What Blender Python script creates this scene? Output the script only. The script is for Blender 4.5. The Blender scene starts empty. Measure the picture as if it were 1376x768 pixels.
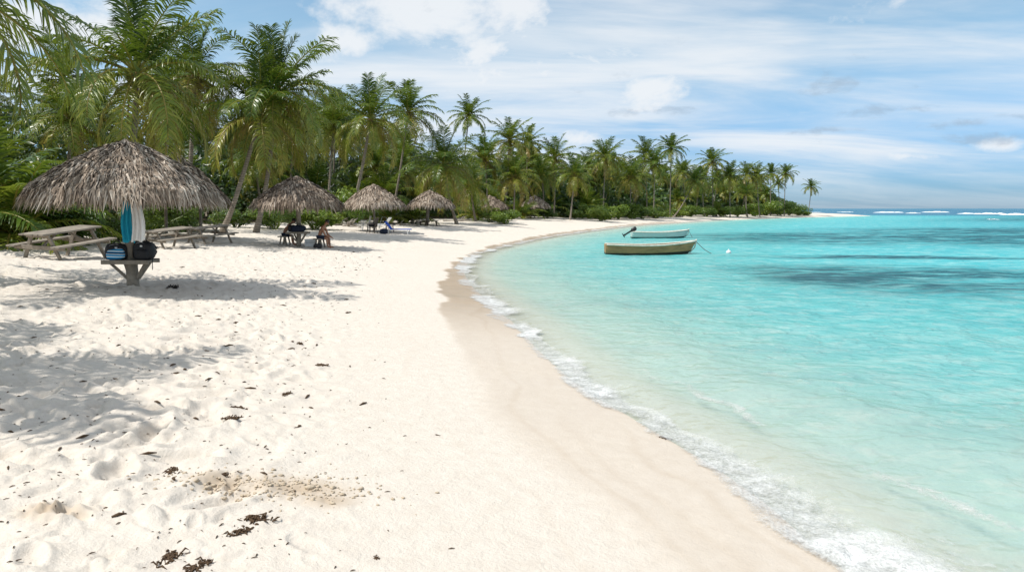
import bpy, bmesh, math, random
import numpy as np
from mathutils import Vector, Matrix

random.seed(7); RNG = np.random.default_rng(11)
SC = bpy.context.scene
COL = SC.collection
PI = math.pi
F_PX, CX, CY, HORIZON = 960.0, 688.0, 384.0, 280.0      # camera geometry measured on the photo
HC = 2.3
TH = math.atan((CY - HORIZON) / F_PX)

# ------------------------------------------------------------------ camera
cam_d = bpy.data.cameras.new('camera'); cam = bpy.data.objects.new('camera', cam_d); COL.objects.link(cam)
cam_d.sensor_width = 36; cam_d.lens = 36 * F_PX / 1376; cam_d.clip_start = 0.05; cam_d.clip_end = 20000
cam.location = (0, 0, HC); cam.rotation_euler = (PI / 2 - TH, 0, 0)
SC.camera = cam

def ray(px, py):
    u = (px - CX) / F_PX; v = -(py - CY) / F_PX
    return np.array([u, math.cos(TH) + v * math.sin(TH), -math.sin(TH) + v * math.cos(TH)])
def P(px, py, Y):
    d = ray(px, py); t = Y / d[1]
    return np.array([d[0] * t, Y, HC + d[2] * t])
def sea(px, py):
    d = ray(px, py); t = -HC / d[2]
    return (d[0] * t, d[1] * t)

# ------------------------------------------------------------------ noise
def _h(ix, iy, s):
    h = (ix.astype(np.int64) * 374761393 + iy.astype(np.int64) * 668265263 + s * 974634777) & 0xffffffff
    h = ((h ^ (h >> 13)) * 1274126177) & 0xffffffff
    h = ((h ^ (h >> 16)) * 2246822519) & 0xffffffff
    return ((h ^ (h >> 15)) & 0xffffff) / float(0xffffff)
def vn(x, y, s=0):
    x = np.asarray(x, float); y = np.asarray(y, float)
    ix = np.floor(x); iy = np.floor(y); fx = x - ix; fy = y - iy
    fx = fx * fx * fx * (fx * (fx * 6 - 15) + 10); fy = fy * fy * fy * (fy * (fy * 6 - 15) + 10)
    a = _h(ix, iy, s); b = _h(ix + 1, iy, s); c = _h(ix, iy + 1, s); d = _h(ix + 1, iy + 1, s)
    return (a + (b - a) * fx) * (1 - fy) + (c + (d - c) * fx) * fy
def fbm(x, y, s=0, o=4):
    r = 0; a = 0.5; t = 0
    for k in range(o):
        r = r + a * vn(x * 2 ** k + 17.3 * k, y * 2 ** k - 9.1 * k, s + k); t += a; a *= 0.5
    return r / t
def sstep(a, b, x):
    t = np.clip((np.asarray(x, float) - a) / (b - a), 0, 1); return t * t * (3 - 2 * t)
def ccr(pts, n):
    out = []; p = [np.array(q, float) for q in pts]
    p = [2 * p[0] - p[1]] + p + [2 * p[-1] - p[-2]]
    for i in range(1, len(p) - 2):
        for k in range(n):
            t = k / n
            out.append(0.5 * (2 * p[i] + (p[i+1] - p[i-1]) * t + (2*p[i-1] - 5*p[i] + 4*p[i+1] - p[i+2]) * t*t + (-p[i-1] + 3*p[i] - 3*p[i+1] + p[i+2]) * t**3))
    out.append(p[-2]); return np.array(out)
def poly_sd(x, y, pts, closure):
    """signed distance to an open polyline; positive inside the polygon pts + closure"""
    x = np.asarray(x, float); y = np.asarray(y, float)
    d2 = np.full(x.shape, 1e18)
    for (ax, ay), (bx, by) in zip(pts[:-1], pts[1:]):
        ex, ey = bx - ax, by - ay; L = ex * ex + ey * ey
        t = np.clip(((x - ax) * ex + (y - ay) * ey) / L, 0, 1)
        d2 = np.minimum(d2, (x - ax - t * ex) ** 2 + (y - ay - t * ey) ** 2)
    ring = np.vstack([pts, closure]); ins = np.zeros(x.shape, bool)
    for (ax, ay), (bx, by) in zip(ring, np.roll(ring, -1, 0)):
        if ay == by: continue
        c = (ay > y) != (by > y)
        ins ^= c & (x < (bx - ax) * (y - ay) / (by - ay) + ax)
    return np.where(ins, 1, -1) * np.sqrt(d2)

# ------------------------------------------------------------------ shoreline
near = [(18, -400), (7.5, -30), (4.2, -6), (3.35, 0), (2.75, 3.0)]
pix = [(1140, 768), (1050, 690), (955, 622), (890, 585), (840, 556), (785, 522), (735, 480), (695, 440), (657, 405), (627, 374),
       (627, 356), (645, 340), (690, 328), (740, 318), (800, 309.5), (850, 303.5), (900, 300), (960, 296), (1040, 293), (1100, 291.3), (1140, 290.6)]
far = [(112, 224), (108, 236), (92, 250), (60, 300), (-20, 420), (-160, 800), (-700, 2500)]
SHORE = ccr(near + [sea(*q) for q in pix] + far, 3)
LANDC = np.array([(-6000, 2500), (-6000, -400)])
def shore_d(x, y): return poly_sd(x, y, SHORE, LANDC)
def profile(d):
    land = 1.6 * (1 - np.exp(-np.maximum(d, 0) / 17))
    m = np.maximum(-d, 0)
    return np.where(d >= 0, land, -(0.10 * np.minimum(m, 5) + 0.05 * np.clip(m - 5, 0, 20) + 0.02 * np.clip(m - 25, 0, 150)))
def hbase(x, y, d=None):
    if d is None: d = shore_d(x, y)
    m = sstep(2, 8, d)
    return profile(d) + m * (fbm(np.asarray(x) * .22, np.asarray(y) * .22, 5, 3) - .5) * .22
def ground(px, py):
    d = ray(px, py); t = np.exp(np.linspace(math.log(1.5), math.log(600), 900))
    x, y, z = d[0] * t, d[1] * t, HC + d[2] * t
    g = hbase(x, y); i = np.argmax(z < g)
    if i == 0: i = 899
    f = (z[i-1] - g[i-1]) / max(1e-9, (z[i-1] - g[i-1]) - (z[i] - g[i]))
    tt = t[i-1] + (t[i] - t[i-1]) * f
    return np.array([d[0] * tt, d[1] * tt, float(hbase(np.array([d[0] * tt]), np.array([d[1] * tt]))[0])])
def gz(x, y): return float(hbase(np.array([x]), np.array([y]))[0])
def gcol(px, Y):
    """ground point in the column px at depth Y"""
    x = (px - CX) / F_PX * Y / math.cos(TH); 
    return np.array([x, Y, gz(x, Y)])

VEG = ccr([(-60, -60), (-26, 2), (-21.5, 14), (-22.5, 24)] + [tuple(ground(*q)[:2]) for q in
      [(60, 314), (180, 306), (300, 302), (400, 299), (480, 296), (560, 294), (640, 293), (700, 290)]] +
      [(6, 108), (17, 122), (27, 136), (38, 157), (54, 178), (70, 194), (82, 207), (90, 222), (86, 238), (50, 290), (-20, 400), (-160, 780)], 3)
def veg_d(x, y): return poly_sd(x, y, VEG, np.array([(-6000, 780), (-6000, -60)]))

# ------------------------------------------------------------------ object helpers
def link(o, parent=None):
    COL.objects.link(o)
    if parent is not None: o.parent = parent
    return o
def tag(o, label=None, cat=None, group=None, kind=None):
    if label: o['label'] = label
    if cat: o['category'] = cat
    if group: o['group'] = group
    if kind: o['kind'] = kind
    return o
def thing(name, label, cat, loc=(0, 0, 0), rz=0, group=None):
    o = bpy.data.objects.new(name, None); o.empty_display_size = .2
    o.location = tuple(loc); o.rotation_euler = (0, 0, rz)
    return tag(link(o), label, cat, group)
def np_mesh(name, V, faces, tint=None, smooth=True, attrs=None):
    """faces: list of (n, k) int arrays"""
    me = bpy.data.meshes.new(name)
    V = np.asarray(V, np.float32); me.vertices.add(len(V)); me.vertices.foreach_set('co', V.ravel())
    idx = np.concatenate([f.ravel() for f in faces]).astype(np.int32)
    sizes = np.concatenate([np.full(len(f), f.shape[1]) for f in faces])
    st = np.concatenate([[0], np.cumsum(sizes)[:-1]]).astype(np.int32)
    me.loops.add(len(idx)); me.loops.foreach_set('vertex_index', idx)
    me.polygons.add(len(sizes)); me.polygons.foreach_set('loop_start', st)
    try: me.polygons.foreach_set('loop_total', sizes.astype(np.int32))
    except Exception: pass
    me.polygons.foreach_set('use_smooth', np.full(len(sizes), smooth))
    al = dict(attrs or {})
    if tint is not None: al['tint'] = tint
    for k, a in al.items():
        at = me.attributes.new(k, 'FLOAT', 'POINT'); at.data.foreach_set('value', np.asarray(a, np.float32))
    me.update(calc_edges=True); me.validate()
    return me
class G:
    """collects shapes; build() links them as ONE mesh object"""
    def __init__(s): s.v = []; s.f = []; s.t = []; s.n = 0
    def add(s, V, faces, tint=0.5):
        V = np.asarray(V, float)
        s.v.append(V); s.t.append(np.broadcast_to(np.asarray(tint, float), (len(V),)))
        for f in faces: s.f.append(np.asarray(f, int) + s.n)
        s.n += len(V); return s
    def box(s, c, size, rot=None, taper=1.0, tint=.5):
        a = np.array([(-1,-1,-1),(1,-1,-1),(1,1,-1),(-1,1,-1),(-1,-1,1),(1,-1,1),(1,1,1),(-1,1,1)], float) * np.array(size) / 2
        a[4:, :2] *= taper
        if rot is not None: a = a @ np.array(rot).T
        return s.add(a + np.array(c), [np.array([(0,3,2,1),(4,5,6,7),(0,1,5,4),(1,2,6,5),(2,3,7,6),(3,0,4,7)])], tint)
    def bar(s, p, q, w, h=None, up=(0, 0, 1), tint=.5):
        """square-section beam from p to q"""
        p = np.array(p, float); q = np.array(q, float); t = q - p; L = np.linalg.norm(t); t /= L
        x = np.cross(up, t); 
        if np.linalg.norm(x) < 1e-4: x = np.array([1., 0, 0])
        x /= np.linalg.norm(x); y = np.cross(t, x)
        return s.box((p + q) / 2, (w, h or w, L), rot=np.stack([x, y, t], 1), tint=tint)
    def tube(s, pts, rad, n=8, caps=True, tint=.5):
        pts = np.asarray(pts, float); m = len(pts); rad = np.broadcast_to(np.asarray(rad, float), (m,))
        T = np.gradient(pts, axis=0); T /= np.linalg.norm(T, axis=1)[:, None] + 1e-12
        ref = np.array([0, 0, 1.]) if abs(T[0][2]) < .9 else np.array([1., 0, 0])
        X = np.cross(ref, T); X /= np.linalg.norm(X, axis=1)[:, None] + 1e-12; Y = np.cross(T, X)
        a = np.arange(n) * 2 * PI / n
        V = pts[:, None] + rad[:, None, None] * (np.cos(a)[None, :, None] * X[:, None] + np.sin(a)[None, :, None] * Y[:, None])
        V = V.reshape(-1, 3); i = np.arange(m - 1)[:, None] * n + np.arange(n)[None]; j = np.arange(m - 1)[:, None] * n + (np.arange(n)[None] + 1) % n
        fs = [np.stack([i, j, j + n, i + n], -1).reshape(-1, 4)]
        if caps: fs += [np.arange(n)[::-1][None], (np.arange(n) + (m - 1) * n)[None]]
        if not np.isscalar(tint): tint = np.repeat(np.asarray(tint), n)
        return s.add(V, fs, tint)
    def ell(s, c, r, nu=12, nv=8, e=1.0, rot=None, tint=.5, lump=0, seed=0):
        """superellipsoid"""
        u = np.arange(nu) * 2 * PI / nu; v = np.linspace(-PI / 2, PI / 2, nv + 1)
        pw = lambda t: np.sign(t) * np.abs(t) ** e
        U, Vv = np.meshgrid(u, v)
        a = np.stack([pw(np.cos(Vv)) * pw(np.cos(U)), pw(np.cos(Vv)) * pw(np.sin(U)), pw(np.sin(Vv))], -1).reshape(-1, 3)
        if lump: a = a * (1 + lump * (vn(a[:, 0] * 2.3 + a[:, 2] * 1.7 + seed, a[:, 1] * 2.3 - a[:, 2] + 3.1 * seed, seed) - .5))[:, None]
        a = a * np.array(r)
        if rot is not None: a = a @ np.array(rot).T
        i = np.arange(nv)[:, None] * nu + np.arange(nu)[None]; j = np.arange(nv)[:, None] * nu + (np.arange(nu)[None] + 1) % nu
        return s.add(a + np.array(c), [np.stack([i, j, j + nu, i + nu], -1).reshape(-1, 4)], tint)
    def grid(s, V, tint=.5):
        """V (m, n, 3) surface"""
        V = np.asarray(V, float); m, n = V.shape[:2]
        i = (np.arange(m - 1)[:, None] * n + np.arange(n - 1)[None])
        if not np.isscalar(tint): tint = np.asarray(tint).ravel()
        return s.add(V.reshape(-1, 3), [np.stack([i, i + 1, i + n + 1, i + n], -1).reshape(-1, 4)], tint)
    def mesh(s, name, smooth=False):
        fs = {}
        for f in s.f: fs.setdefault(f.shape[1], []).append(f)
        return np_mesh(name, np.vstack(s.v), [np.vstack(v) for v in fs.values()], np.concatenate(s.t), smooth)
    def build(s, name, m, parent=None, smooth=False, bevel=0, loc=None):
        o = bpy.data.objects.new(name, s.mesh(name, smooth)); o.data.materials.append(m)
        if bevel:
            b = o.modifiers.new('bevel', 'BEVEL'); b.width = bevel; b.segments = 2; b.limit_method = 'ANGLE'
        if loc is not None: o.location = loc
        return link(o, parent)
def from_mesh(name, me, parent=None, loc=(0, 0, 0), rz=0):
    o = bpy.data.objects.new(name, me); o.location = tuple(loc); o.rotation_euler = (0, 0, rz); return link(o, parent)
def rotz(a): c, s = math.cos(a), math.sin(a); return np.array([(c, -s, 0), (s, c, 0), (0, 0, 1)])
def rotx(a): c, s = math.cos(a), math.sin(a); return np.array([(1, 0, 0), (0, c, -s), (0, s, c)])
def roty(a): c, s = math.cos(a), math.sin(a); return np.array([(c, 0, s), (0, 1, 0), (-s, 0, c)])

# ------------------------------------------------------------------ materials
class NT:
    def __init__(s, m): s.nt = m.node_tree; s.n = s.nt.nodes; s.l = s.nt.links
    def new(s, t, **k):
        n = s.n.new(t)
        for a, b in k.items():
            setattr(n, a, b)
        return n
    def put(s, sock, v):
        if isinstance(v, bpy.types.NodeSocket): s.l.new(v, sock)
        elif v is not None: sock.default_value = v
    def math(s, op, a, b=None, c=None, clamp=False):
        n = s.new('ShaderNodeMath', operation=op, use_clamp=clamp); s.put(n.inputs[0], a); s.put(n.inputs[1], b)
        if c is not None: s.put(n.inputs[2], c)
        return n.outputs[0]
    def mix(s, f, a, b, bt='MIX'):
        n = s.new('ShaderNodeMix', data_type='RGBA', blend_type=bt); s.put(n.inputs[0], f); s.put(n.inputs[6], a); s.put(n.inputs[7], b); return n.outputs[2]
    def noise(s, vec, scale, detail=3, rough=.55, dist=0, out=0, dim='3D'):
        n = s.new('ShaderNodeTexNoise', noise_dimensions=dim); s.put(n.inputs['Vector'], vec); n.inputs['Scale'].default_value = scale
        n.inputs['Detail'].default_value = detail; n.inputs['Roughness'].default_value = rough; n.inputs['Distortion'].default_value = dist; return n.outputs[out]
    def ramp(s, f, stops, interp='LINEAR'):
        n = s.new('ShaderNodeValToRGB'); cr = n.color_ramp; cr.interpolation = interp
        while len(cr.elements) < len(stops): cr.elements.new(.5)
        for e, (p, c) in zip(cr.elements, stops):
            e.position = p; e.color = (*c, 1) if not np.isscalar(c) else (c, c, c, 1)
        s.put(n.inputs[0], f); return n.outputs[0]
    def rng(s, v, a, b, c=0, d=1, smooth=False):
        n = s.new('ShaderNodeMapRange', interpolation_type='SMOOTHSTEP' if smooth else 'LINEAR')
        s.put(n.inputs[0], v)
        for k, q in zip((1, 2, 3, 4), (a, b, c, d)): n.inputs[k].default_value = q
        return n.outputs[0]
    def attr(s, name): return s.new('ShaderNodeAttribute', attribute_name=name).outputs['Fac']
    def mapping(s, vec, scale=(1, 1, 1), rot=(0, 0, 0), loc=(0, 0, 0)):
        n = s.new('ShaderNodeMapping'); s.put(n.inputs[0], vec); n.inputs['Scale'].default_value = scale; n.inputs['Rotation'].default_value = rot; n.inputs['Location'].default_value = loc; return n.outputs[0]
    def obj(s): return s.new('ShaderNodeTexCoord').outputs['Object']
    def pos(s): return s.new('ShaderNodeNewGeometry').outputs['Position']
    def bump(s, h, strength=.3, dist=.02, normal=None):
        n = s.new('ShaderNodeBump'); n.inputs['Strength'].default_value = strength; n.inputs['Distance'].default_value = dist; s.put(n.inputs['Height'], h); s.put(n.inputs['Normal'], normal); return n.outputs[0]
    def bsdf(s, col, rough=.7, spec=.5, normal=None, **k):
        n = s.new('ShaderNodeBsdfPrincipled'); s.put(n.inputs['Base Color'], col); s.put(n.inputs['Roughness'], rough); s.put(n.inputs['Specular IOR Level'], spec); s.put(n.inputs['Normal'], normal)
        for a, b in k.items(): s.put(n.inputs[a.replace('_', ' ')], b)
        return n.outputs[0]
    def out(s, sh):
        n = s.new('ShaderNodeOutputMaterial'); s.l.new(sh, n.inputs['Surface'])
def mat(name):
    m = bpy.data.materials.new(name); m.use_nodes = True; m.node_tree.nodes.clear(); return m, NT(m)
def c4(c): return (c[0], c[1], c[2], 1.0)
M = {}
def simple(name, c1, c2=None, scale=6, rough=.7, bump=.2, spec=.4, stretch=(1, 1, 1), bscale=None):
    m, n = mat(name); v = n.mapping(n.obj(), stretch)
    c2 = c2 or tuple(x * .7 for x in c1)
    f = n.rng(n.noise(v, scale, 5, .6), .3, .7)
    nb = n.bump(n.noise(v, bscale or scale * 4, 4, .6), bump, .02) if bump else None
    n.out(n.bsdf(n.mix(f, c4(c1), c4(c2)), rough, spec, nb)); M[name] = m; return m
simple('old_wood', (.34, .29, .23), (.17, .145, .12), 5, .8, .35, .3, (1, 1, 1))
simple('dark_wood', (.13, .10, .075), (.06, .045, .035), 5, .8, .3, .3)
simple('rafter_wood', (.22, .17, .11), (.12, .09, .06), 8, .8, .3, .3)
simple('black_cloth', (.012, .012, .014), (.02, .02, .024), 14, .65, .25, .4)
simple('turquoise_cloth', (.02, .33, .46), (.015, .26, .38), 20, .9, .3, .2)
simple('white_cloth', (.78, .76, .74), (.7, .68, .66), 18, .9, .3, .2)
simple('navy_cloth', (.012, .018, .035), (.02, .027, .05), 18, .85, .3, .2)
simple('blue_cloth', (.02, .10, .5), (.015, .07, .4), 18, .8, .2, .3)
simple('red_brown_cloth', (.2, .07, .04), (.14, .05, .03), 18, .8, .2, .3)
simple('grey_metal', (.4, .4, .42), (.3, .3, .32), 18, .35, .05, .5)
simple('white_plastic', (.75, .76, .76), (.68, .69, .69), 9, .4, .05, .5)
simple('black_plastic', (.012, .012, .013), (.03, .03, .03), 9, .35, .05, .5)
simple('skin', (.34, .165, .095), (.28, .13, .075), 9, .5, .05, .4)
simple('hair', (.02, .013, .009), (.035, .022, .015), 40, .5, .4, .4, (1, 1, .2))
simple('rope', (.2, .19, .17), (.12, .11, .1), 60, .9, .3, .2)
simple('seaweed', (.055, .03, .015), (.11, .065, .03), 30, .7, .5, .3)
simple('seaweed_dark', (.02, .017, .015), (.05, .04, .03), 30, .6, .5, .4)
simple('driftwood', (.42, .38, .33), (.2, .17, .14), 4, .85, .5, .2, (1, 1, 1))
simple('wet_clod', (.56, .47, .36), (.46, .37, .26), 25, .9, .5, .2)
simple('coconut', (.20, .19, .04), (.16, .10, .03), 5, .5, .1, .4)

def striped():
    m, n = mat('striped_cloth'); x = n.new('ShaderNodeSeparateXYZ'); n.put(x.inputs[0], n.obj())
    w = n.math('SINE', n.math('MULTIPLY', n.math('ADD', x.outputs[2], n.math('MULTIPLY', x.outputs[0], .18)), 105.0))
    w2 = n.math('SINE', n.math('MULTIPLY', n.math('ADD', x.outputs[2], n.math('MULTIPLY', x.outputs[0], .18)), 47.0))
    a = n.mix(n.math('GREATER_THAN', w, .35), c4((.02, .27, .55)), c4((.65, .72, .74)))
    a = n.mix(n.math('GREATER_THAN', w2, .75), a, c4((.01, .04, .12)))
    n.out(n.bsdf(a, .85, .2)); M['striped_cloth'] = m
striped()
def trunk_mat():
    m, n = mat('palm_bark'); v = n.obj(); x = n.new('ShaderNodeSeparateXYZ'); n.put(x.inputs[0], v)
    nz = n.noise(v, 5, 4); z = n.math('ADD', n.math('MULTIPLY', x.outputs[2], 46.), n.math('MULTIPLY', nz, 7.))
    w = n.rng(n.math('SINE', z), -.2, .9)
    c = n.mix(n.rng(n.noise(v, 3, 5), .3, .7), c4((.34, .29, .235)), c4((.19, .155, .12)))
    c = n.mix(n.math('MULTIPLY', w, .55), c, c4((.11, .09, .07)))
    n.out(n.bsdf(c, .85, .25, n.bump(n.math('ADD', w, n.noise(v, 40, 3)), .5, .02))); M['bark'] = m
trunk_mat()
def leaf_mat(name, stops, rough=.4, trans=.28, var=.35, spec=.5):
    m, n = mat(name); t = n.attr('tint'); r = n.new('ShaderNodeObjectInfo').outputs['Random']
    f = n.math('ADD', t, n.math('MULTIPLY', n.math('SUBTRACT', r, .5), .22), clamp=True)
    c = n.ramp(f, stops)
    c = n.mix(n.rng(n.noise(n.pos(), 1.3, 3), .25, .75, 0, var), c, c4((.03, .05, .012)))
    d = n.bsdf(c, rough, spec)
    tr = n.new('ShaderNodeBsdfTranslucent'); n.put(tr.inputs[0], n.mix(.5, c, c4((.28, .34, .02)), 'SCREEN'))
    mx = n.new('ShaderNodeMixShader'); mx.inputs[0].default_value = trans; n.l.new(d, mx.inputs[1]); n.l.new(tr.outputs[0], mx.inputs[2])
    n.out(mx.outputs[0]); M[name] = m
leaf_mat('palm_leaf', [(0, (.028, .070, .008)), (.3, (.075, .142, .014)), (.55, (.21, .25, .027)), (.8, (.42, .36, .065)), (1, (.36, .22, .09))], .34, .25, .45, .4)
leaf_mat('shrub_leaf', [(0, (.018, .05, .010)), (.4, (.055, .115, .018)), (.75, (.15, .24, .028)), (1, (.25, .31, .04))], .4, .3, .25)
def thatch_mat():
    m, n = mat('thatch'); t = n.attr('tint'); r = n.new('ShaderNodeObjectInfo').outputs['Random']
    c = n.ramp(t, [(0, (.05, .036, .028)), (.35, (.18, .14, .11)), (.7, (.44, .355, .28)), (1, (.68, .59, .49))])
    c = n.mix(n.rng(n.noise(n.pos(), 2.2, 3), .3, .7, 0, .5), c, c4((.21, .15, .10)))
    n.out(n.bsdf(c, .85, .2, n.bump(n.noise(n.mapping(n.obj(), (1, 1, 1)), 60, 3), .3, .01))); M['thatch'] = m
thatch_mat()
def sand_mat():
    m, n = mat('sand'); p = n.pos(); wet = n.attr('wet'); sheen = n.attr('film'); fo = n.attr('forest')
    g = n.noise(p, 220, 2, .6); b = n.noise(p, 7, 5, .6); big = n.noise(p, .35, 4)
    dry = n.mix(n.rng(b, .3, .75), c4((.67, .61, .53)), c4((.60, .535, .455)))
    dry = n.mix(n.rng(big, .45, .75, 0, .35), dry, c4((.60, .53, .455)))
    dry = n.mix(n.math('MULTIPLY', n.math('GREATER_THAN', n.noise(p, 90, 1), .70), .5), dry, c4((.40, .33, .27)))
    we = n.mix(n.rng(n.noise(n.mapping(p, (1, .35, 1)), 3, 4), .3, .7, 0, .5), c4((.36, .265, .17)), c4((.44, .345, .24)))
    c = n.mix(wet, dry, we)
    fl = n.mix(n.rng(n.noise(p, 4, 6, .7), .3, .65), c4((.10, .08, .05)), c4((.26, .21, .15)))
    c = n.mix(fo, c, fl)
    fine = n.math('ADD', n.math('ADD', n.math('MULTIPLY', g, .3), n.math('MULTIPLY', n.noise(p, 38, 4, .65), .8)), n.math('MULTIPLY', n.noise(p, 9, 4, .6, .4), 1.6))
    nb = n.bump(fine, n.math('SUBTRACT', 1, n.math('MAXIMUM', wet, sheen)), .012) if False else None
    bn = n.new('ShaderNodeBump'); bn.inputs['Distance'].default_value = .020; n.put(bn.inputs['Height'], fine)
    n.put(bn.inputs['Strength'], n.rng(n.math('MAXIMUM', wet, sheen), 0, .6, .6, .03))
    rough = n.rng(sheen, 0, 1, .9, .16)
    n.out(n.bsdf(c, rough, n.rng(sheen, 0, 1, .15, .8), bn.outputs[0])); M['sand'] = m
sand_mat()
def water_mat():
    m, n = mat('sea_water'); p = n.pos(); dep = n.attr('depth'); reef = n.attr('reef')
    # wavelets: warped rounded cells (short wind chop), longer undulation, fine ripple
    wv = n.new('ShaderNodeVectorMath', operation='ADD'); n.put(wv.inputs[0], n.mapping(p, (1, 1.35, 1), (0, 0, .4)))
    sc = n.new('ShaderNodeVectorMath', operation='SCALE'); n.put(sc.inputs[0], n.noise(p, 1.3, 3, .6, 0, 1)); sc.inputs['Scale'].default_value = .9; n.l.new(sc.outputs[0], wv.inputs[1])
    def cells(scale):
        v = n.new('ShaderNodeTexVoronoi', feature='F1'); n.put(v.inputs['Vector'], wv.outputs[0]); v.inputs['Scale'].default_value = scale; return v.outputs['Distance']
    rip = n.math('ADD', n.math('ADD', n.math('MULTIPLY', cells(1.8), .55), n.math('MULTIPLY', cells(4.2), .25)), n.math('ADD', n.math('MULTIPLY', n.noise(p, .8, 4, .55), .9), n.math('MULTIPLY', n.noise(p, 9, 3, .6), .10)))
    rip2 = n.noise(n.mapping(p, (.30, 1, 1), (0, 0, .12)), .40, 6, .65)
    col = n.ramp(dep, [(0, (.60, .60, .51)), (.06, (.54, .65, .56)), (.14, (.42, .68, .60)), (.24, (.25, .60, .55)), (.36, (.105, .48, .475)), (.55, (.035, .36, .40)), (.75, (.008, .23, .32)), (1, (.004, .115, .22))])
    rf = n.math('MULTIPLY', reef, n.rng(n.math('ADD', n.noise(n.mapping(p, (.35, 1, 1), (0, 0, .1)), .33, 5, .65), n.math('MULTIPLY', n.noise(n.mapping(p, (.22, 1, 1)), 1.6, 4), .45)), .56, .78), clamp=True)
    rf = n.math('MINIMUM', n.math('MULTIPLY', rf, n.rng(n.noise(n.mapping(p, (.45, 1, 1), (0, 0, .1)), 1.3, 6, .7), .36, .62, .45, 1.5)), .95)
    # weedy variation of the sea bed, plus pale patches painted in for rippled light
    col = n.mix(n.rng(rip2, .48, .70, 0, .55), col, n.mix(.62, col, c4((.01, .25, .31))))
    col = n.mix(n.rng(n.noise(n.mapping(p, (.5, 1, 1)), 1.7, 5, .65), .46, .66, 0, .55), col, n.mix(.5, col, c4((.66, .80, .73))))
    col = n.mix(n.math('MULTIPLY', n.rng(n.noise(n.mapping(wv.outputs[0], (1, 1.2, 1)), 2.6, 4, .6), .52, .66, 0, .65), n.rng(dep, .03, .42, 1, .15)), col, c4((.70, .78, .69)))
    col = n.mix(rf, col, c4((.003, .072, .088)))
    nbw = n.bump(rip, .80, .18)
    dif = n.new('ShaderNodeBsdfDiffuse'); n.put(dif.inputs[0], col); n.put(dif.inputs['Normal'], nbw)
    tr = n.new('ShaderNodeBsdfTransparent'); n.put(tr.inputs[0], (.90, .97, .95, 1))
    a = n.rng(dep, .03, .46, .02, .96)
    body = n.new('ShaderNodeMixShader'); n.put(body.inputs[0], a); n.l.new(tr.outputs[0], body.inputs[1]); n.l.new(dif.outputs[0], body.inputs[2])
    gl = n.new('ShaderNodeBsdfGlossy'); n.put(gl.inputs['Roughness'], .10); n.put(gl.inputs['Normal'], nbw); n.put(gl.inputs[0], (.9, .95, 1, 1))
    fr = n.new('ShaderNodeFresnel'); fr.inputs[0].default_value = 1.33; n.put(fr.inputs[1], nbw)
    mx = n.new('ShaderNodeMixShader'); n.put(mx.inputs[0], n.math('MINIMUM', n.math('MULTIPLY', fr.outputs[0], .80), .16)); n.l.new(body.outputs[0], mx.inputs[1]); n.l.new(gl.outputs[0], mx.inputs[2])
    n.out(mx.outputs[0]); M['water'] = m
water_mat()
def foam_mat():
    m, n = mat('sea_foam'); p = n.pos(); d = n.attr('dens')
    nz = n.math('ADD', n.math('MULTIPLY', n.noise(p, 6.5, 6, .7, .4), .6), n.math('MULTIPLY', n.noise(p, 38, 3, .6), .40))
    a = n.rng(n.math('ADD', nz, n.math('MULTIPLY', d, .75)), .84, 1.20)
    dif = n.bsdf(n.mix(n.noise(p, 9, 3), c4((.72, .73, .72)), c4((.56, .56, .53))), .7, .3, n.bump(nz, .9, .05))
    tr = n.new('ShaderNodeBsdfTransparent'); mx = n.new('ShaderNodeMixShader'); n.put(mx.inputs[0], a); n.l.new(tr.outputs[0], mx.inputs[1]); n.l.new(dif, mx.inputs[2])
    n.out(mx.outputs[0]); M['foam'] = m
foam_mat()
def hull_mat(name, top, bottom, zline, wear):
    m, n = mat(name); x = n.new('ShaderNodeSeparateXYZ'); v = n.obj(); n.put(x.inputs[0], v)
    z = n.math('ADD', x.outputs[2], n.math('MULTIPLY', n.noise(v, 5, 3), .03))
    lim = n.math('ADD', n.math('MULTIPLY', n.math('MAXIMUM', x.outputs[0], 0), zline[1]), zline[0])
    c = n.mix(n.rng(n.noise(n.mapping(v, (.35, 1, 2.2)), 4.5, 6, .7), .42, .68), c4(top), c4(wear))
    c = n.mix(n.math('LESS_THAN', z, lim), c, c4(bottom))
    n.out(n.bsdf(c, .6, .35, n.bump(n.noise(n.mapping(v, (.2, 1, 2)), 22, 4), .2, .01))); M[name] = m
hull_mat('weathered_hull', (.40, .235, .10), (.03, .03, .02), (.07, .06), (.20, .13, .055))
hull_mat('pale_hull', (.50, .62, .58), (.02, .075, .075), (.10, .035), (.45, .56, .52))
simple('gunwale_paint', (.72, .70, .62), (.52, .48, .38), 6, .6, .2)
simple('hull_inside', (.30, .23, .13), (.16, .12, .07), 5, .75, .3)
simple('pale_inside', (.58, .62, .6), (.42, .45, .44), 5, .7, .2)
# ================================================================== SETTING
def polar(rings, angs):
    R, A = np.meshgrid(rings, angs, indexing='ij')
    X = R * np.sin(A); Y = R * np.cos(A)
    m, n = X.shape
    i = np.arange(m - 1)[:, None] * n + np.arange(n - 1)[None]
    return X.ravel(), Y.ravel(), np.stack([i, i + 1, i + n + 1, i + n], -1).reshape(-1, 4)[:, ::-1]
def chunked(fn, x, y, k=60000):
    return np.concatenate([fn(x[i:i + k], y[i:i + k]) for i in range(0, len(x), k)])
rad = math.radians
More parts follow.
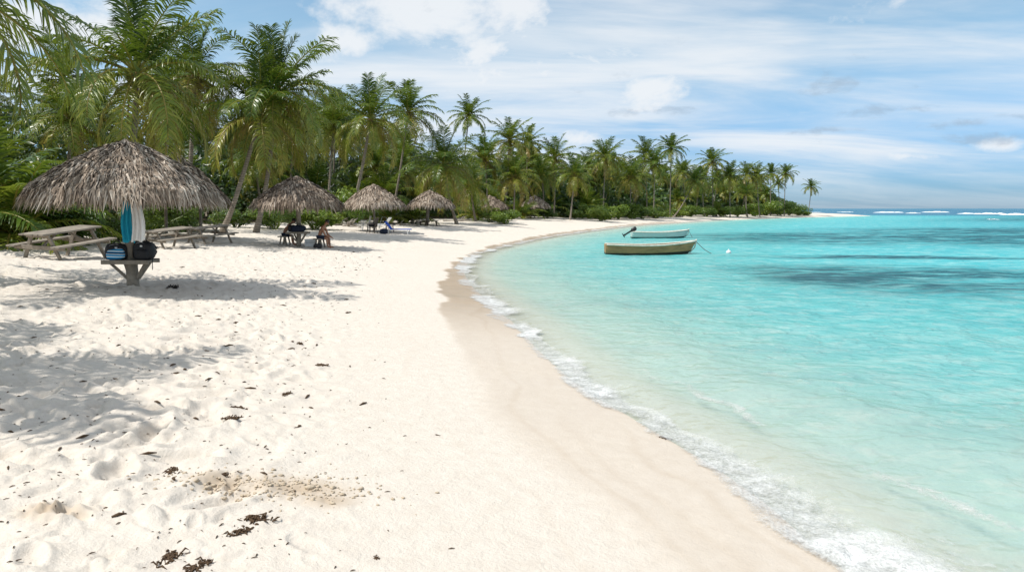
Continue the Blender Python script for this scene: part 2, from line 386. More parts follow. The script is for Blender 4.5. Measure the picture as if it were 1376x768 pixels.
# ---- wet-sand band: its inner edge, from the photo
WETEDGE = ccr([(6.5, -30), (3.0, -6), (1.9, 0), (1.25, 2.6)] + [tuple(ground(*q)[:2]) for q in
     [(800, 690), (735, 640), (690, 600), (650, 552), (640, 510), (618, 470), (594, 430), (596, 402), (592, 385), (600, 366), (618, 348), (640, 337), (680, 325), (720, 317.5), (760, 311), (800, 306.5), (850, 301.2), (900, 298.2)]] +
     [(42, 140), (66, 172), (92, 203), (104, 216)], 3)
def wet_d(x, y): return poly_sd(x, y, WETEDGE, np.array([(300, 216), (300, -30)]))

rings = np.concatenate([np.linspace(.4, 3, 14)[:-1], 3 * np.exp(np.arange(0, math.log(40 / 3), .0050)), 40 * np.exp(np.arange(0, math.log(10), .014)), 400 * np.exp(np.linspace(0, math.log(16), 22))])
angs = np.concatenate([np.radians(np.linspace(-180, -60, 30))[:-1], np.radians(np.arange(-60, 42, .15)), np.radians(np.linspace(42, 180, 32))])
X, Y, FQ = polar(rings, angs)
Dn = chunked(shore_d, X, Y)
R = np.hypot(X, Y)
Z = hbase(X, Y, Dn)
VD = np.full(len(X), -99.); s_ = (Dn > 3) & (R < 600); VD[s_] = chunked(veg_d, X[s_], Y[s_])
WD = np.full(len(X), -99.); s_ = (Dn < 8) & (Dn > -4) & (R < 400); WD[s_] = chunked(wet_d, X[s_], Y[s_])
WD[Dn < -3] = 9
wob = (fbm(X * .8, Y * .8, 31, 3) - .5) * .35
wsm = np.interp(R, [4, 8, 12, 20, 60], [.45, .30, .12, .10, .15])
wet = sstep(-.5 * wsm, wsm, WD + wob * np.clip(R / 12, .5, 3))
# wet sand toned dark tan mid-distance, pale nearer: sky reflection put into the colour
grazing_tone = sstep(10.5, 19, Y) * (1 - sstep(60, 140, Y) * .5)
wetc = wet * (.29 + .71 * grazing_tone * np.where(Y > 60, .8, 1))
wetc *= 1 - .80 * sstep(0, -.8, Dn)
zidx_note = None
# older swash marks left by earlier waves
for off, wdt, am in ((.55, .05, .16), (1.05, .07, .12), (1.7, .05, .14), (-.7, .04, .10)):
    q_ = WD + wob * 2.2 * np.clip(R / 12, .4, 3) - off * np.clip(R / 9, .6, 2)
    wetc += am * np.exp(-(q_ / wdt) ** 2) * vn(X * .5 + off * 9, Y * .5, 71) * (R < 60) * (Dn > .1) * (Dn < 4.5)
film = wet * (.45 + .5 * fbm(X * .5, Y * 1.1, 3, 2)) * (.5 + .5 * grazing_tone)
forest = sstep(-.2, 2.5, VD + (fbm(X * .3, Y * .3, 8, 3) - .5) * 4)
# footprints, scuffs and small dunes in the dry sand
rough_ = sstep(2.4, 4.8, Dn + (fbm(X * .4, Y * .4, 12, 3) - .5) * 2.2) * (1 - wet) * (R < 70)
k = rough_ > .01
xx, yy = X[k], Y[k]
dz = (fbm(xx * 1.1, yy * 1.1, 40, 3) - .5) * .05 + (np.abs(fbm(xx * 2.6, yy * 3.2, 44, 3) - .5) - .12) * -.07 + (fbm(xx * 7, yy * 7, 41, 3) - .5) * .034
for cs, amp, prob, sd in ((.52, .055, .62, 3), (.31, .036, .6, 9), (.85, .05, .3, 21), (.17, .020, .55, 33)):
    gx, gy = np.floor(xx / cs), np.floor(yy / cs)
    for ox in (-1, 0, 1):
        for oy in (-1, 0, 1):
            cx, cy = gx + ox, gy + oy
            h1, h2, h3, h4 = (_h(cx, cy, sd * 10 + q) for q in range(4))
            px_, py_ = xx - (cx + h1) * cs, yy - (cy + h2) * cs
            an = h3 * 2 * PI; ca, sa = np.cos(an), np.sin(an)
            u = (px_ * ca + py_ * sa) / (cs * .42); v = (-px_ * sa + py_ * ca) / (cs * .20)
            r2 = u * u + v * v
            h5 = _h(cx, cy, sd * 10 + 5); h6 = _h(cx, cy, sd * 10 + 6)
            dens = prob * (0.35 + 1.1 * vn((cx * cs) * .5, (cy * cs) * .5, sd + 50))
            w = (h4 < dens) * (.35 + 1.0 * h5 ** 1.5) * np.where(h6 < .28, -.8, 1.0)
            dz += amp * w * (-1.0 * np.exp(-(r2 * .95) ** 2) + .55 * np.exp(-((np.sqrt(r2 + 1e-6) - 1.42) ** 2) * 7.0))
# crumbled hollow with clods in the foreground
hx, hy, _ = ground(395, 655)
clod = np.zeros(len(X))
for cx_, cy_, rx_, ry_ in ((395, 655, .42, .20), (300, 648, .26, .15), (440, 672, .2, .12), (70, 690, .2, .13)):
    qx, qy, _ = ground(cx_, cy_); e_ = np.exp(-(((xx - qx) / rx_) ** 2 + ((yy - qy) / ry_) ** 2))
    e_ = e_ * sstep(.25, .6, e_ * .8 + fbm(xx * 6, yy * 6, 81, 3) * .5)
    dz += e_ * ((np.abs(fbm(xx * 11, yy * 11, 82, 3) - .5) * -.22 + .03) + .02)
    clod[k] = np.maximum(clod[k], e_)
wetc = np.maximum(wetc, clod * .75)
dz += -.03 * np.exp(-(((xx - hx) / .55) ** 2 + ((yy - hy) / .3) ** 2))
Z[k] += dz * rough_[k] * (.6 + .4 * np.clip(1 - R[k] / 60, 0, 1))
Z += (1 - rough_) * wet * (fbm(X * 2.2, Y * .9, 61, 2) - .5) * .008 * (R < 60)
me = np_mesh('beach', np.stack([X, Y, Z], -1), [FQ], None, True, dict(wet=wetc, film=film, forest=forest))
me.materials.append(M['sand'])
beach = from_mesh('beach', me); tag(beach, 'white coral sand beach with footprints, wet band and dune behind', 'beach', kind='structure')
Zg = Z.reshape(len(rings), len(angs))
def zsurf(x, y):
    """height of the built beach surface, footprints included"""
    r_ = math.hypot(x, y); a_ = math.atan2(x, y)
    i = min(len(rings) - 2, max(0, int(np.searchsorted(rings, r_)) - 1)); j = min(len(angs) - 2, max(0, int(np.searchsorted(angs, a_)) - 1))
    u = (r_ - rings[i]) / (rings[i + 1] - rings[i]); v = (a_ - angs[j]) / (angs[j + 1] - angs[j])
    return float((Zg[i, j] * (1 - u) + Zg[i + 1, j] * u) * (1 - v) + (Zg[i, j + 1] * (1 - u) + Zg[i + 1, j + 1] * u) * v)
print('terrain', len(X))

# ---- sea
def wave_h(x, y, d, r, dx):
    """small chop; each octave only where the mesh can carry it"""
    z = np.zeros_like(x)
    for wl, a, ang, s in ((6., .05, .5, 1), (2.6, .036, -.3, 2), (1.25, .024, .2, 3), (.62, .012, .9, 4)):
        c, q = math.cos(ang), math.sin(ang)
        u, v = (x * c + y * q) / wl, (-x * q + y * c) / (wl * 1.6)
        z += a * (2 * np.abs(fbm(u, v, 70 + s, 2) - .5) * -2 + .45) * np.clip(1.6 - 4 * dx / wl, 0, 1)
    return z * (.25 + .75 * sstep(.3, 5, -d)) * sstep(.1, -.5, d) - .03 * sstep(-.05, .45, d)
def lip(x, y, d):
    s = (y + x * .4)
    off = (fbm(s * .35, s * .11, 90, 3) - .5) * .5
    return .05 * np.exp(-((d + .50 + off) / .30) ** 2) * sstep(45, 10, np.hypot(x, y)) + .05 * np.exp(-((d + 2.3 + off * 2) / .55) ** 2) * sstep(60, 15, np.hypot(x, y))
wr = np.concatenate([1.6 * np.exp(np.arange(0, math.log(60 / 1.6), .0055)), 60 * np.exp(np.arange(0, math.log(10), .018)), 600 * np.exp(np.linspace(0, math.log(20), 14))])
wa = np.concatenate([np.radians(np.arange(-12, 44, .15)), np.radians(np.linspace(44, 176, 60))])
WX, WY, WF = polar(wr, wa)
WDn = chunked(shore_d, WX, WY)
keep = (WDn[WF] < .9).any(1)
WF = WF[keep]; us = np.unique(WF); re = np.zeros(len(WX), int); re[us] = np.arange(len(us)); WF = re[WF]; WX, WY, WDn = WX[us], WY[us], WDn[us]
WR = np.hypot(WX, WY)
WZ = wave_h(WX, WY, WDn, WR, WR * .0055) + lip(WX, WY, WDn)
m_ = -WDn
depth = .17 * sstep(.1, 1.6, m_) + .17 * sstep(.9, 6.0, m_) + .12 * sstep(4, 22, m_) + .16 * sstep(12, 60, m_)
depth += .02 * np.clip((fbm(WX * .25, WY * .25, 77, 3) - .5) * 3, -1, 1) * sstep(1, 6, m_)
# beyond the outer reef the bottom drops away
openw = sstep(175, 330, WY + WX * .12 + 30 * (fbm(WX * .01, WY * .02, 5, 2) - .5))
depth = depth + (1.0 - depth) * openw
def patch(cx, cy, rx, ry, rot=0):
    c, s = math.cos(rot), math.sin(rot); u = ((WX - cx) * c + (WY - cy) * s) / rx; v = (-(WX - cx) * s + (WY - cy) * c) / ry
    return np.clip(1.15 - (u * u + v * v) ** .5, 0, 1) / .6
q1 = sea(1235, 374); q2 = sea(1215, 319); q3 = sea(1060, 345)
reef = np.maximum.reduce([patch(q1[0] + 1.5, q1[1], 9.5, 5.8, -.25), patch(q1[0] + 9, q1[1] - 4.0, 9, 6.5, -.2), patch(q2[0] + 4, q2[1], 26, 15), patch(q2[0] + 28, q2[1] + 14, 30, 18), patch(q3[0] + 5, q3[1], 8, 1.6, -.1)])
reef = np.clip(reef, 0, 1) * sstep(6, 12, m_) * .9
reef = np.maximum(reef, .75 * sstep(110, 150, WY) * sstep(25, 50, m_) * (1 - openw))
me = np_mesh('sea', np.stack([WX, WY, WZ], -1), [WF], None, True, dict(depth=depth, reef=reef))
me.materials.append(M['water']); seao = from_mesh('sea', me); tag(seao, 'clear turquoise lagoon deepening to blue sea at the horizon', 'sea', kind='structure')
print('sea', len(WX))

# ---- foam of the wash along the shoreline (a thin lumpy sheet that rides on the water's edge)
sp = ccr([tuple(p) for p in SHORE[9:len(SHORE) - 18:1]], 30)
seg = np.concatenate([[0], np.cumsum(np.hypot(*np.diff(sp, axis=0).T))])
st = [0.0]
while st[-1] < seg[-1] and np.interp(st[-1], seg, sp[:, 1]) < 150:
    st.append(st[-1] + max(.014, np.hypot(np.interp(st[-1], seg, sp[:, 0]), np.interp(st[-1], seg, sp[:, 1])) * .0035))
st = np.array(st); bx, by = np.interp(st, seg, sp[:, 0]), np.interp(st, seg, sp[:, 1])
tx, ty = np.gradient(bx), np.gradient(by); ker = np.ones(61) / 61
tx = np.convolve(np.pad(tx / np.hypot(tx, ty), 30, 'edge'), ker, 'valid'); ty = np.convolve(np.pad(np.gradient(by) / np.hypot(np.gradient(bx), np.gradient(by)), 30, 'edge'), ker, 'valid')
nx, ny = ty, -tx; q = np.hypot(nx, ny); nx /= q; ny /= q        # offshore side
tt = np.concatenate([np.linspace(-.35, .95, 74), np.linspace(.95, 3.2, 50)[1:]])
ww = np.clip(np.hypot(bx, by) / 12, 1, 1.5)
fx = bx[:, None] + nx[:, None] * tt[None] * ww[:, None]; fy = by[:, None] + ny[:, None] * tt[None] * ww[:, None]
edge = (fbm(st * .9, st * 0, 101, 3) - .5) * .42 + (fbm(st * 4, st * 0, 102, 2) - .5) * .10
t2 = tt[None] - edge[:, None]
wid = .17 + .50 * (vn(st * .45, st * 0, 103) - .35) * (.4 + .8 * vn(st * 1.3, st * 0, 104))
wid = np.maximum(wid + .07, .15)
wid = wid * (1 + .9 * sstep(7.5, 5.5, by) + .15 * sstep(10, 16, by))
core = sstep(-.34, -.10, t2) * (1 - .45 * sstep(.12, wid[:, None] * .8, t2)) * (1 - sstep(wid[:, None] * .7, wid[:, None] + .55, t2))
# a second thinner line of foam on the back of the wavelet, sandy water between
w2 = wid[:, None] + .55 + .35 * (vn(st * .6, st * 0, 105)[:, None])
line2 = np.exp(-((t2 - w2) / .16) ** 2) * (.45 + .4 * vn(st * 1.3, st * 0, 106)[:, None])
wisps = .30 * sstep(.3, .7, fbm(fx * 1.5, fy * 1.1, 107, 3)) * (1 - sstep(1.2, 3.0, t2)) * (t2 > .1)
core = core * (.76 + .36 * sstep(.25, .65, vn(st * .6, st * 0, 131) * .6 + vn(st * 2.1, st * 0, 132) * .4))[:, None]
dens = np.maximum.reduce([core * .92, line2 * .78, wisps * 1.25]) * (1 - .20 * sstep(9, 15, by))[:, None]
d_ = -tt[None] * ww[:, None] + 0 * fx
dd = chunked(shore_d, fx.ravel(), fy.ravel()).reshape(fx.shape)
g_ = hbase(fx.ravel(), fy.ravel(), dd.ravel()).reshape(fx.shape)
w_ = (wave_h(fx.ravel(), fy.ravel(), dd.ravel(), 0, np.hypot(fx, fy).ravel() * .0055) + lip(fx.ravel(), fy.ravel(), dd.ravel())).reshape(fx.shape)
fz = np.maximum(g_, w_) + .006 + core ** 2 * (.006 + .05 * fbm(fx * 8, fy * 8, 110, 3) * sstep(15, 6, np.hypot(fx, fy)))
g = G(); g.grid(np.stack([fx, fy, fz], -1))
keepf = dens.ravel()[g.f[0]].max(1) > .02
me = np_mesh('shore_foam', g.v[0], [g.f[0][keepf]], None, True, dict(dens=dens.ravel()))
me.materials.append(M['foam']); fo = from_mesh('shore_foam', me); tag(fo, 'white bubbly foam of the small wave washing onto the sand', 'foam', kind='stuff')

# ---- white water breaking on the outer reef
g = G()
for (x0, x1, py, hh) in ((1085, 1104, 284.6, 0.5), (1124, 1146, 285.0, 1.3), (1172, 1214, 285.6, 1.6), (1216, 1236, 286.4, 1.1), (1238, 1275, 285.2, 2.2), (1286, 1318, 287.2, 1.5), (1310, 1352, 287.6, 2.1), (1345, 1382, 288.6, 2.0), (1326, 1338, 294.6, .45), (1385, 1450, 287.0, 2.)):
    a = np.array(sea(x0, py)); b = np.array(sea(x1, py)); n_ = 40
    u = np.linspace(0, 1, n_); env = np.sin(u * PI) ** .5
    hgt = .38 * hh * env * (.35 + .9 * fbm(u * 5, u * 0 + x0, 120, 3)) + .02
    prof = np.array([(-5, -.15), (-3, .3), (-.8, .9), (0, 1), (.7, .72), (3, .2), (5, -.15)])
    V = np.zeros((n_, len(prof), 3))
    c = a[None] + (b - a)[None] * u[:, None]
    for q, (oy, oz) in enumerate(prof):
        jit = (vn(u * 14, u * 0 + q, 121 + q) - .5) * 1.1
        V[:, q] = np.stack([c[:, 0] + jit, c[:, 1] + oy * (.5 + hgt * .5) + jit, hgt * oz * (1 + .3 * jit) - .06], -1)
    g.grid(V)
m, n = mat('breaker_foam'); n.out(n.bsdf(n.mix(n.noise(n.pos(), .8, 4), c4((.86, .88, .88)), c4((.66, .74, .76))), .8, .2)); M['breaker'] = m
o = g.build('breaking_surf', M['breaker'], None, True); tag(o, 'white surf breaking on the far reef below the horizon', 'surf', kind='stuff')

# ------------------------------------------------------------------ light
SUN_EL, SUN_AZ_TRAVEL = rad(57), (1.0, .30)
tv = np.array([SUN_AZ_TRAVEL[0], SUN_AZ_TRAVEL[1], 0]); tv /= np.linalg.norm(tv); tv = tv * math.cos(SUN_EL); tv[2] = -math.sin(SUN_EL)
sd = bpy.data.lights.new('sun', 'SUN'); sd.energy = 4.9; sd.angle = rad(.53); sd.color = (1, .965, .91)
so = bpy.data.objects.new('sun', sd); COL.objects.link(so); so.rotation_euler = Vector(tv).to_track_quat('-Z', 'Y').to_euler(); so.location = (-40, 0, 60)
W = bpy.data.worlds.new('World'); SC.world = W; W.use_nodes = True; W.node_tree.nodes.clear(); n = NT(W)
sky = n.new('ShaderNodeTexSky', sky_type='NISHITA'); sky.sun_disc = False; sky.sun_elevation = SUN_EL
sky.sun_rotation = math.atan2(-tv[0], -tv[1]); sky.air_density = 1.0; sky.dust_density = .6; sky.ozone_density = 1.6; sky.altitude = 0
dirv = n.new('ShaderNodeTexCoord').outputs['Generated']
sx = n.new('ShaderNodeSeparateXYZ'); n.put(sx.inputs[0], dirv)
el = n.math('MAXIMUM', sx.outputs[2], 0.0)
inv = n.math('DIVIDE', 1.0, n.math('ADD', el, .16))
cp = n.new('ShaderNodeCombineXYZ'); n.put(cp.inputs[0], n.math('MULTIPLY', sx.outputs[0], inv)); n.put(cp.inputs[1], n.math('MULTIPLY', sx.outputs[1], inv))
pv = cp.outputs[0]
# thin high cloud: streaks and veils
w1 = n.noise(n.mapping(pv, (.55, 1.5, 1), (0, 0, rad(-22)), (3.1, .7, 0)), 1.15, 7, .58, .5)
w2 = n.noise(n.mapping(pv, (.8, 1.2, 1), (0, 0, rad(12)), (1.2, 5.0, 0)), .75, 5, .55, .3)
veil = n.rng(n.math('ADD', n.math('MULTIPLY', w1, .62), n.math('MULTIPLY', w2, .38)), .36, .64, .10, .86, True)
def dirblob(px, py, rx, ry):
    """soft mask of a cloud standing in the direction of (px, py)"""
    d = ray(px, py); d = d / np.linalg.norm(d); az = math.atan2(d[0], d[1]); e = math.asin(d[2])
    a = n.math('MULTIPLY', n.math('SUBTRACT', n.math('ARCTAN2', sx.outputs[0], sx.outputs[1]), az), F_PX / rx)
    b = n.math('MULTIPLY', n.math('SUBTRACT', n.math('ARCSINE', sx.outputs[2]), e), F_PX / ry)
    r = n.math('ADD', n.math('MULTIPLY', a, a), n.math('MULTIPLY', b, b))
    return n.math('SUBTRACT', 1.0, n.math('SQRT', r), clamp=True)
cum = None
for args in ((600, 15, 210, 95), (700, 0, 190, 75), (800, 92, 130, 50), (862, 118, 110, 62), (735, 100, 120, 36), (770, 187, 60, 22), (475, 60, 80, 40), (1215, 210, 50, 13), (1345, 196, 50, 15), (100, 30, 200, 60)):
    b = dirblob(*args); cum = b if cum is None else n.math('MAXIMUM', cum, b)
cn = n.noise(n.mapping(dirv, (1, 1, 1.6)), 7.5, 9, .62, .25)
cmask = n.rng(n.math('ADD', n.math('MULTIPLY', cum, .42), n.math('MULTIPLY', cn, 1.25)), .66, 1.02, 0, .90, True)
alln = n.math('MAXIMUM', veil, cmask)
# grey bellies of the small clouds
gm = None
for args in ((1115, 112, 60, 20), (1195, 147, 75, 11), (1290, 165, 60, 10), (1330, 188, 80, 12), (1110, 175, 80, 8), (870, 150, 90, 10), (1365, 155, 40, 10)):
    b = dirblob(*args); gm = b if gm is None else n.math('MAXIMUM', gm, b)
gmask = n.rng(n.math('ADD', n.math('MULTIPLY', gm, .40), n.math('MULTIPLY', n.noise(n.mapping(dirv, (1, 1, 2.2)), 22, 7, .62, .3), 1.2)), .74, 1.05, 0, .5, True)
lowf = n.rng(sx.outputs[2], .0, .08, .35, 1.0, True)
tint = n.mix(n.rng(sx.outputs[2], .0, .24, 0, 1, True), (.56, 1.06, 1.86, 1), (1.50, 1.90, 1.88, 1))
skyb = n.mix(1.0, sky.outputs[0], tint, 'MULTIPLY')
skyc = n.mix(n.math('MULTIPLY', alln, lowf), skyb, (11.6, 11.9, 12.2, 1))
skyc = n.mix(n.math('MULTIPLY', gmask, lowf), skyc, (4.6, 5.8, 7.2, 1))
bg = n.new('ShaderNodeBackground'); n.put(bg.inputs[0], skyc); bg.inputs[1].default_value = .082
wo = n.new('ShaderNodeOutputWorld'); n.l.new(bg.outputs[0], wo.inputs[0])
vs = SC.view_settings; vs.view_transform = 'Standard'; vs.look = 'None'; vs.gamma = 1; vs.exposure = -0.07; vs.use_curve_mapping = False
SC.cycles.max_bounces = 8; SC.cycles.transparent_max_bounces = 12; SC.cycles.caustics_reflective = False; SC.cycles.caustics_refractive = False
# ================================================================== VEGETATION
def frond_geo(L, elev, droop, nleaf, leafL, width, rng, age, g_tips=1.0, nseg=12, simple_leaf=False):
    """one coconut frond leaving the origin along +X; returns V, faces, tint"""
    g = G()
    u = np.linspace(0, 1, nseg + 1)
    ang = elev - droop * u ** 1.35
    side = rng.uniform(-.25, .25)
    ds = L / nseg
    az = side * u ** 1.5
    st = np.stack([np.cos(ang) * np.cos(az), np.cos(ang) * np.sin(az), np.sin(ang)], -1) * ds
    pts = np.concatenate([[np.zeros(3)], np.cumsum(st[:-1], 0)])
    g.tube(pts, np.linspace(.065, .014, nseg + 1) * (L / 4.5), 4, True, tint=np.clip(.66 + .3 * age, 0, 1))
    k = np.arange(nleaf); uu = .13 + .87 * ((k + .5) / nleaf) ** .95
    P_ = []; W_ = []; N_ = []
    for sgn in (-1, 1):
        u2 = np.clip(uu + rng.normal(0, .006, nleaf), .1, 1)
        p = np.stack([np.interp(u2, u, pts[:, c]) for c in range(3)], -1)
        a = elev - droop * u2 ** 1.35; z = side * u2 ** 1.5
        t = np.stack([np.cos(a) * np.cos(z), np.cos(a) * np.sin(z), np.sin(a)], -1)
        s = np.stack([-np.sin(z), np.cos(z), 0 * z], -1) * sgn
        n = np.cross(t, s) * sgn
        n[n[:, 2] < 0] *= 1
        f = np.sin(np.clip(u2, 0, 1) * PI * .93 + .12) ** .6
        ln = leafL * (.30 + .72 * f) * rng.uniform(.72, 1.12, nleaf) * np.where(rng.random(nleaf) < .05, .45, 1)
        d = s * .88 + t * (.25 + .65 * u2 + rng.normal(0, .13, nleaf))[:, None] + n * (rng.normal(.22, .12, nleaf) * (1 - .5 * age))[:, None]
        d /= np.linalg.norm(d, axis=1)[:, None]
        gr = (rng.uniform(.7, 1.9, nleaf) * g_tips * (1 + .5 * age))[:, None]
        down = np.array([0, 0, -1.])
        q = [p]; dirs = [d]
        for fr, gg in ((.38, .35), (.34, .55), (.28, .6)):
            q.append(q[-1] + dirs[-1] * (ln * fr)[:, None])
            nd = dirs[-1] + down * gr * gg; dirs.append(nd / np.linalg.norm(nd, axis=1)[:, None])
        w = t + rng.normal(0, .18, (nleaf, 3)); w /= np.linalg.norm(w, axis=1)[:, None]
        wd = width * rng.uniform(.8, 1.2, nleaf)[:, None]
        cols = []
        for r_, (qq, ww) in enumerate(zip(q, (.55, 1., .75, .06))):
            cols.append(qq - w * wd * ww * .5); cols.append(qq + w * wd * ww * .5)
        V = np.stack(cols, 1)                       # nleaf, 8, 3
        base = np.arange(nleaf)[:, None] * 8
        if simple_leaf:
            V = V[:, [0, 1, 2, 3, 6, 7]]; base = np.arange(nleaf)[:, None] * 6
            fc = [base + np.array([[0, 1, 3, 2]]), base + np.array([[2, 3, 5, 4]])]
            m = 6
        else:
            fc = [base + np.array([[0, 1, 3, 2]]), base + np.array([[2, 3, 5, 4]]), base + np.array([[4, 5, 7, 6]])]; m = 8
        tl = np.clip(age * .8 + rng.normal(0, .07, nleaf)[:, None] + np.linspace(-.03, .14, m)[None], 0, 1)
        g.add(V.reshape(-1, 3), fc, tl.ravel())
    return g
# near fronds: six ages x three variants; each turns about its own z only, so that gravity stays true
AGES = np.linspace(0, 1, 7)
def frond_params(a):
    elev = rad(80 - 112 * a ** .85); droop = rad(20 + 84 * min(1, a * 1.5) - 50 * max(0, a - .6))
    return elev, droop
FR = []
for ai, a in enumerate(AGES):
    row = []
    for v in range(3):
        e, d = frond_params(a)
        age = [.12, .2, .32, .44, .55, .74, .97][ai]
        g = frond_geo(4.6 * RNG.uniform(.92, 1.08), e + rad(RNG.uniform(-7, 7)), d * RNG.uniform(.85, 1.15), 62, 1.22, .074, RNG, age, [.5, .8, 1, 1.1, 1.2, 1.4, 1.6][ai], 14)
        me = g.mesh('frond', True); me.materials.append(M['palm_leaf']); row.append(me)
    FR.append(row)
def crown_mesh(nf, L, nleaf, leafL, width, seed, agemax=1.0, upr=0.0, simple_leaf=True):
    r = np.random.default_rng(seed); g = G()
    for i in range(nf):
        a = (i + .5) / nf * agemax
        e, d = frond_params(a); e = e + rad(r.uniform(-9, 9)) + upr * (1 - a); d *= r.uniform(.8, 1.2)
        f = frond_geo(L * r.uniform(.85, 1.1) * (.75 + .25 * min(1, a * 4)), e, d, nleaf, leafL, width, r, float(np.clip(.14 + .66 * a ** 1.1 + r.normal(0, .1) + (.25 if a > .9 else 0), 0, 1)), .5 + 1.0 * a, 8, simple_leaf)
        R_ = rotz(i * 2.39996 + r.uniform(-.25, .25))
        for V, t in zip(f.v, f.t): pass
        V = np.vstack(f.v) @ R_.T + np.array([0, 0, -.25 * a])
        g.add(V, f.f, np.concatenate(f.t))
    # withered skirt and bunches under the crown
    for k in range(9):
        a = r.uniform(0, 2 * PI); g.tube([(0, 0, -.1), (.22 * math.cos(a), .22 * math.sin(a), -.45), (.30 * math.cos(a), .3 * math.sin(a), -1.0)], [.06, .05, .01], 4, False, .95)
    me = g.mesh('crown', True); me.materials.append(M['palm_leaf']); return me
CROWN = [crown_mesh(30, 4.3, 34, 1.05, .11, 300 + k, upr=rad(4)) for k in range(6)]            # full, drooping skirt
STAR = [crown_mesh(28, 3.9, 28, .85, .125, 400 + k, agemax=.92) for k in range(3)]                # open star of a tall palm
LOW = [crown_mesh(22, 4.4, 36, .95, .11, 500 + k, agemax=.62, upr=rad(-4)) for k in range(4)]    # young palm, fronds from the ground
FAR = [crown_mesh(30, 4.2, 20, 1.0, .19, 600 + k) for k in range(5)]

def trunk_mesh(h, lean, r0, bow=.25, seed=0, n=9, rings=16):
    """trunk from the origin to (lean.x, lean.y, h)"""
    u = np.linspace(0, 1, rings)
    r = np.random.default_rng(seed)
    c = np.stack([lean[0] * (u ** (1 - bow) if abs(lean[0]) > .5 else u), lean[1] * u, h * u], -1)
    c[:, 0] += np.sin(u * PI) * r.uniform(-.12, .12); c[:, 1] += np.sin(u * PI) * r.uniform(-.12, .12)
    c[0, 2] -= .3
    rd = r0 * (.72 + .55 * np.exp(-u * h / .55) - .18 * u) * (1 + .03 * np.sin(u * 60))
    g = G(); g.tube(c, rd, n, False)
    return g.mesh('trunk', True)
def nuts(parent, loc, seed):
    r = random.Random(seed); g = G()
    for k in range(9):
        a = r.uniform(0, 2 * PI); q = r.uniform(.2, .36); g.ell((q * math.cos(a), q * math.sin(a), -.32 - r.uniform(0, .4)), (.11, .11, .14), 8, 6)
    return g.build('coconut_cluster', M['coconut'], parent, True, loc=loc)
PGROUP = 'coconut palms along the beach'
def palm(base, top, label, kind='crown', scale=1.0, r0=.17, seed=0, group=PGROUP, rz=None, spread=1.0, nf=28, extra=()):
    t = thing('palm_tree', label, 'palm tree', (base[0], base[1], base[2] - .05), 0, group)
    rel = (top[0] - base[0], top[1] - base[1], top[2] - base[2] + .05)
    me = trunk_mesh(max(.3, rel[2]), rel, r0, seed=seed); me.materials.append(M['bark']); from_mesh('trunk', me, t)
    r = random.Random(seed + 99)
    if kind == 'fronds':
        g = G(); g.tube([(0, 0, -.5), (0, 0, 0), (.02, 0, .35), (.04, .02, 1.5)], [.2, .2, .11, .012], 7, False, tint=.5)
        for k in range(14):
            a = r.uniform(0, 2 * PI); g.tube([(.1 * math.cos(a), .1 * math.sin(a), 0), (.26 * math.cos(a), .26 * math.sin(a), -.4), (.3 * math.cos(a), .3 * math.sin(a), -.95)], [.07, .05, .02], 4, False, tint=.95)
        c = g.build('crown', M['palm_leaf'], t, True); c.location = rel
        for i in range(nf):
            a = (i + .5) / nf; row = FR[min(6, int(a * 7 + r.uniform(-.3, .3)))]
            f = from_mesh('frond', row[r.randrange(3)], c, (0, 0, -.3 * a), i * 2.39996 + r.uniform(-.3, .3))
            s = scale * r.uniform(.86, 1.08) * (.8 + .2 * min(1, a * 5)); f.scale = (s, s, s)
        for za, ai, s in extra:
            f = from_mesh('frond', FR[ai][r.randrange(3)], c, (0, 0, 0), za); f.scale = (s, s, s)
        nuts(t, rel, seed)
    else:
        me = {'crown': CROWN, 'star': STAR, 'low': LOW, 'far': FAR}[kind]
        c = from_mesh('crown', me[seed % len(me)], t, rel, r.uniform(0, 2 * PI) if rz is None else rz); c.scale = (scale * spread, scale * spread, scale)
    return t

# ---- palms that can be picked out: (crown px, py, depth, base px, kind, scale, label)
tp = lambda px, py, Y: P(px, py, Y)
# the palm just outside the frame whose fronds hang in at the top
palm((-16.8, 15.2, gz(-16.8, 15.2)), (-13.9, 15.0, 7.3), 'palm whose long dark fronds hang into the top corner of the photo', 'fronds', 1.1, .18, 3, nf=8, extra=[(-.35, 3, 1.15), (-.05, 2, 1.22), (.2, 3, 1.2), (.45, 2, 1.15), (-.6, 4, 1.2), (.05, 4, 1.15)])
palm((-10.6, 6.5, gz(-10.6, 6.5)), (-9.9, 6.6, 4.9), 'palm outside the frame that throws its shadow over the nearest sand', 'fronds', .9, .16, 4, nf=24)
NEAR = [
 (183, 95, 31, 163, 1.0, 'large full palm directly behind the biggest thatched shelter', 5),
 (262, 98, 42, 250, .80, 'slimmer palm between the big palm behind the shelter and the leaning pair', 8),
 (352, 150, 41, 298, .92, 'palm on the slanting trunk beside the picnic tables', 11),
 (372, 122, 42, 345, .95, 'palm on the steep trunk rising over the shaded second shelter', 14),
 (498, 158, 58, 466, .86, 'tall palm with hanging yellow fronds over the third shelter', 17),
 (596, 222, 70, 616, 1.0, 'broad low palm with arching fronds behind the fourth shelter', 20)]
for px, py, Yd, bpx, s, lab, sd_ in NEAR:
    palm(gcol(bpx, Yd), tp(px, py, Yd), lab, 'fronds', s, .19, sd_)
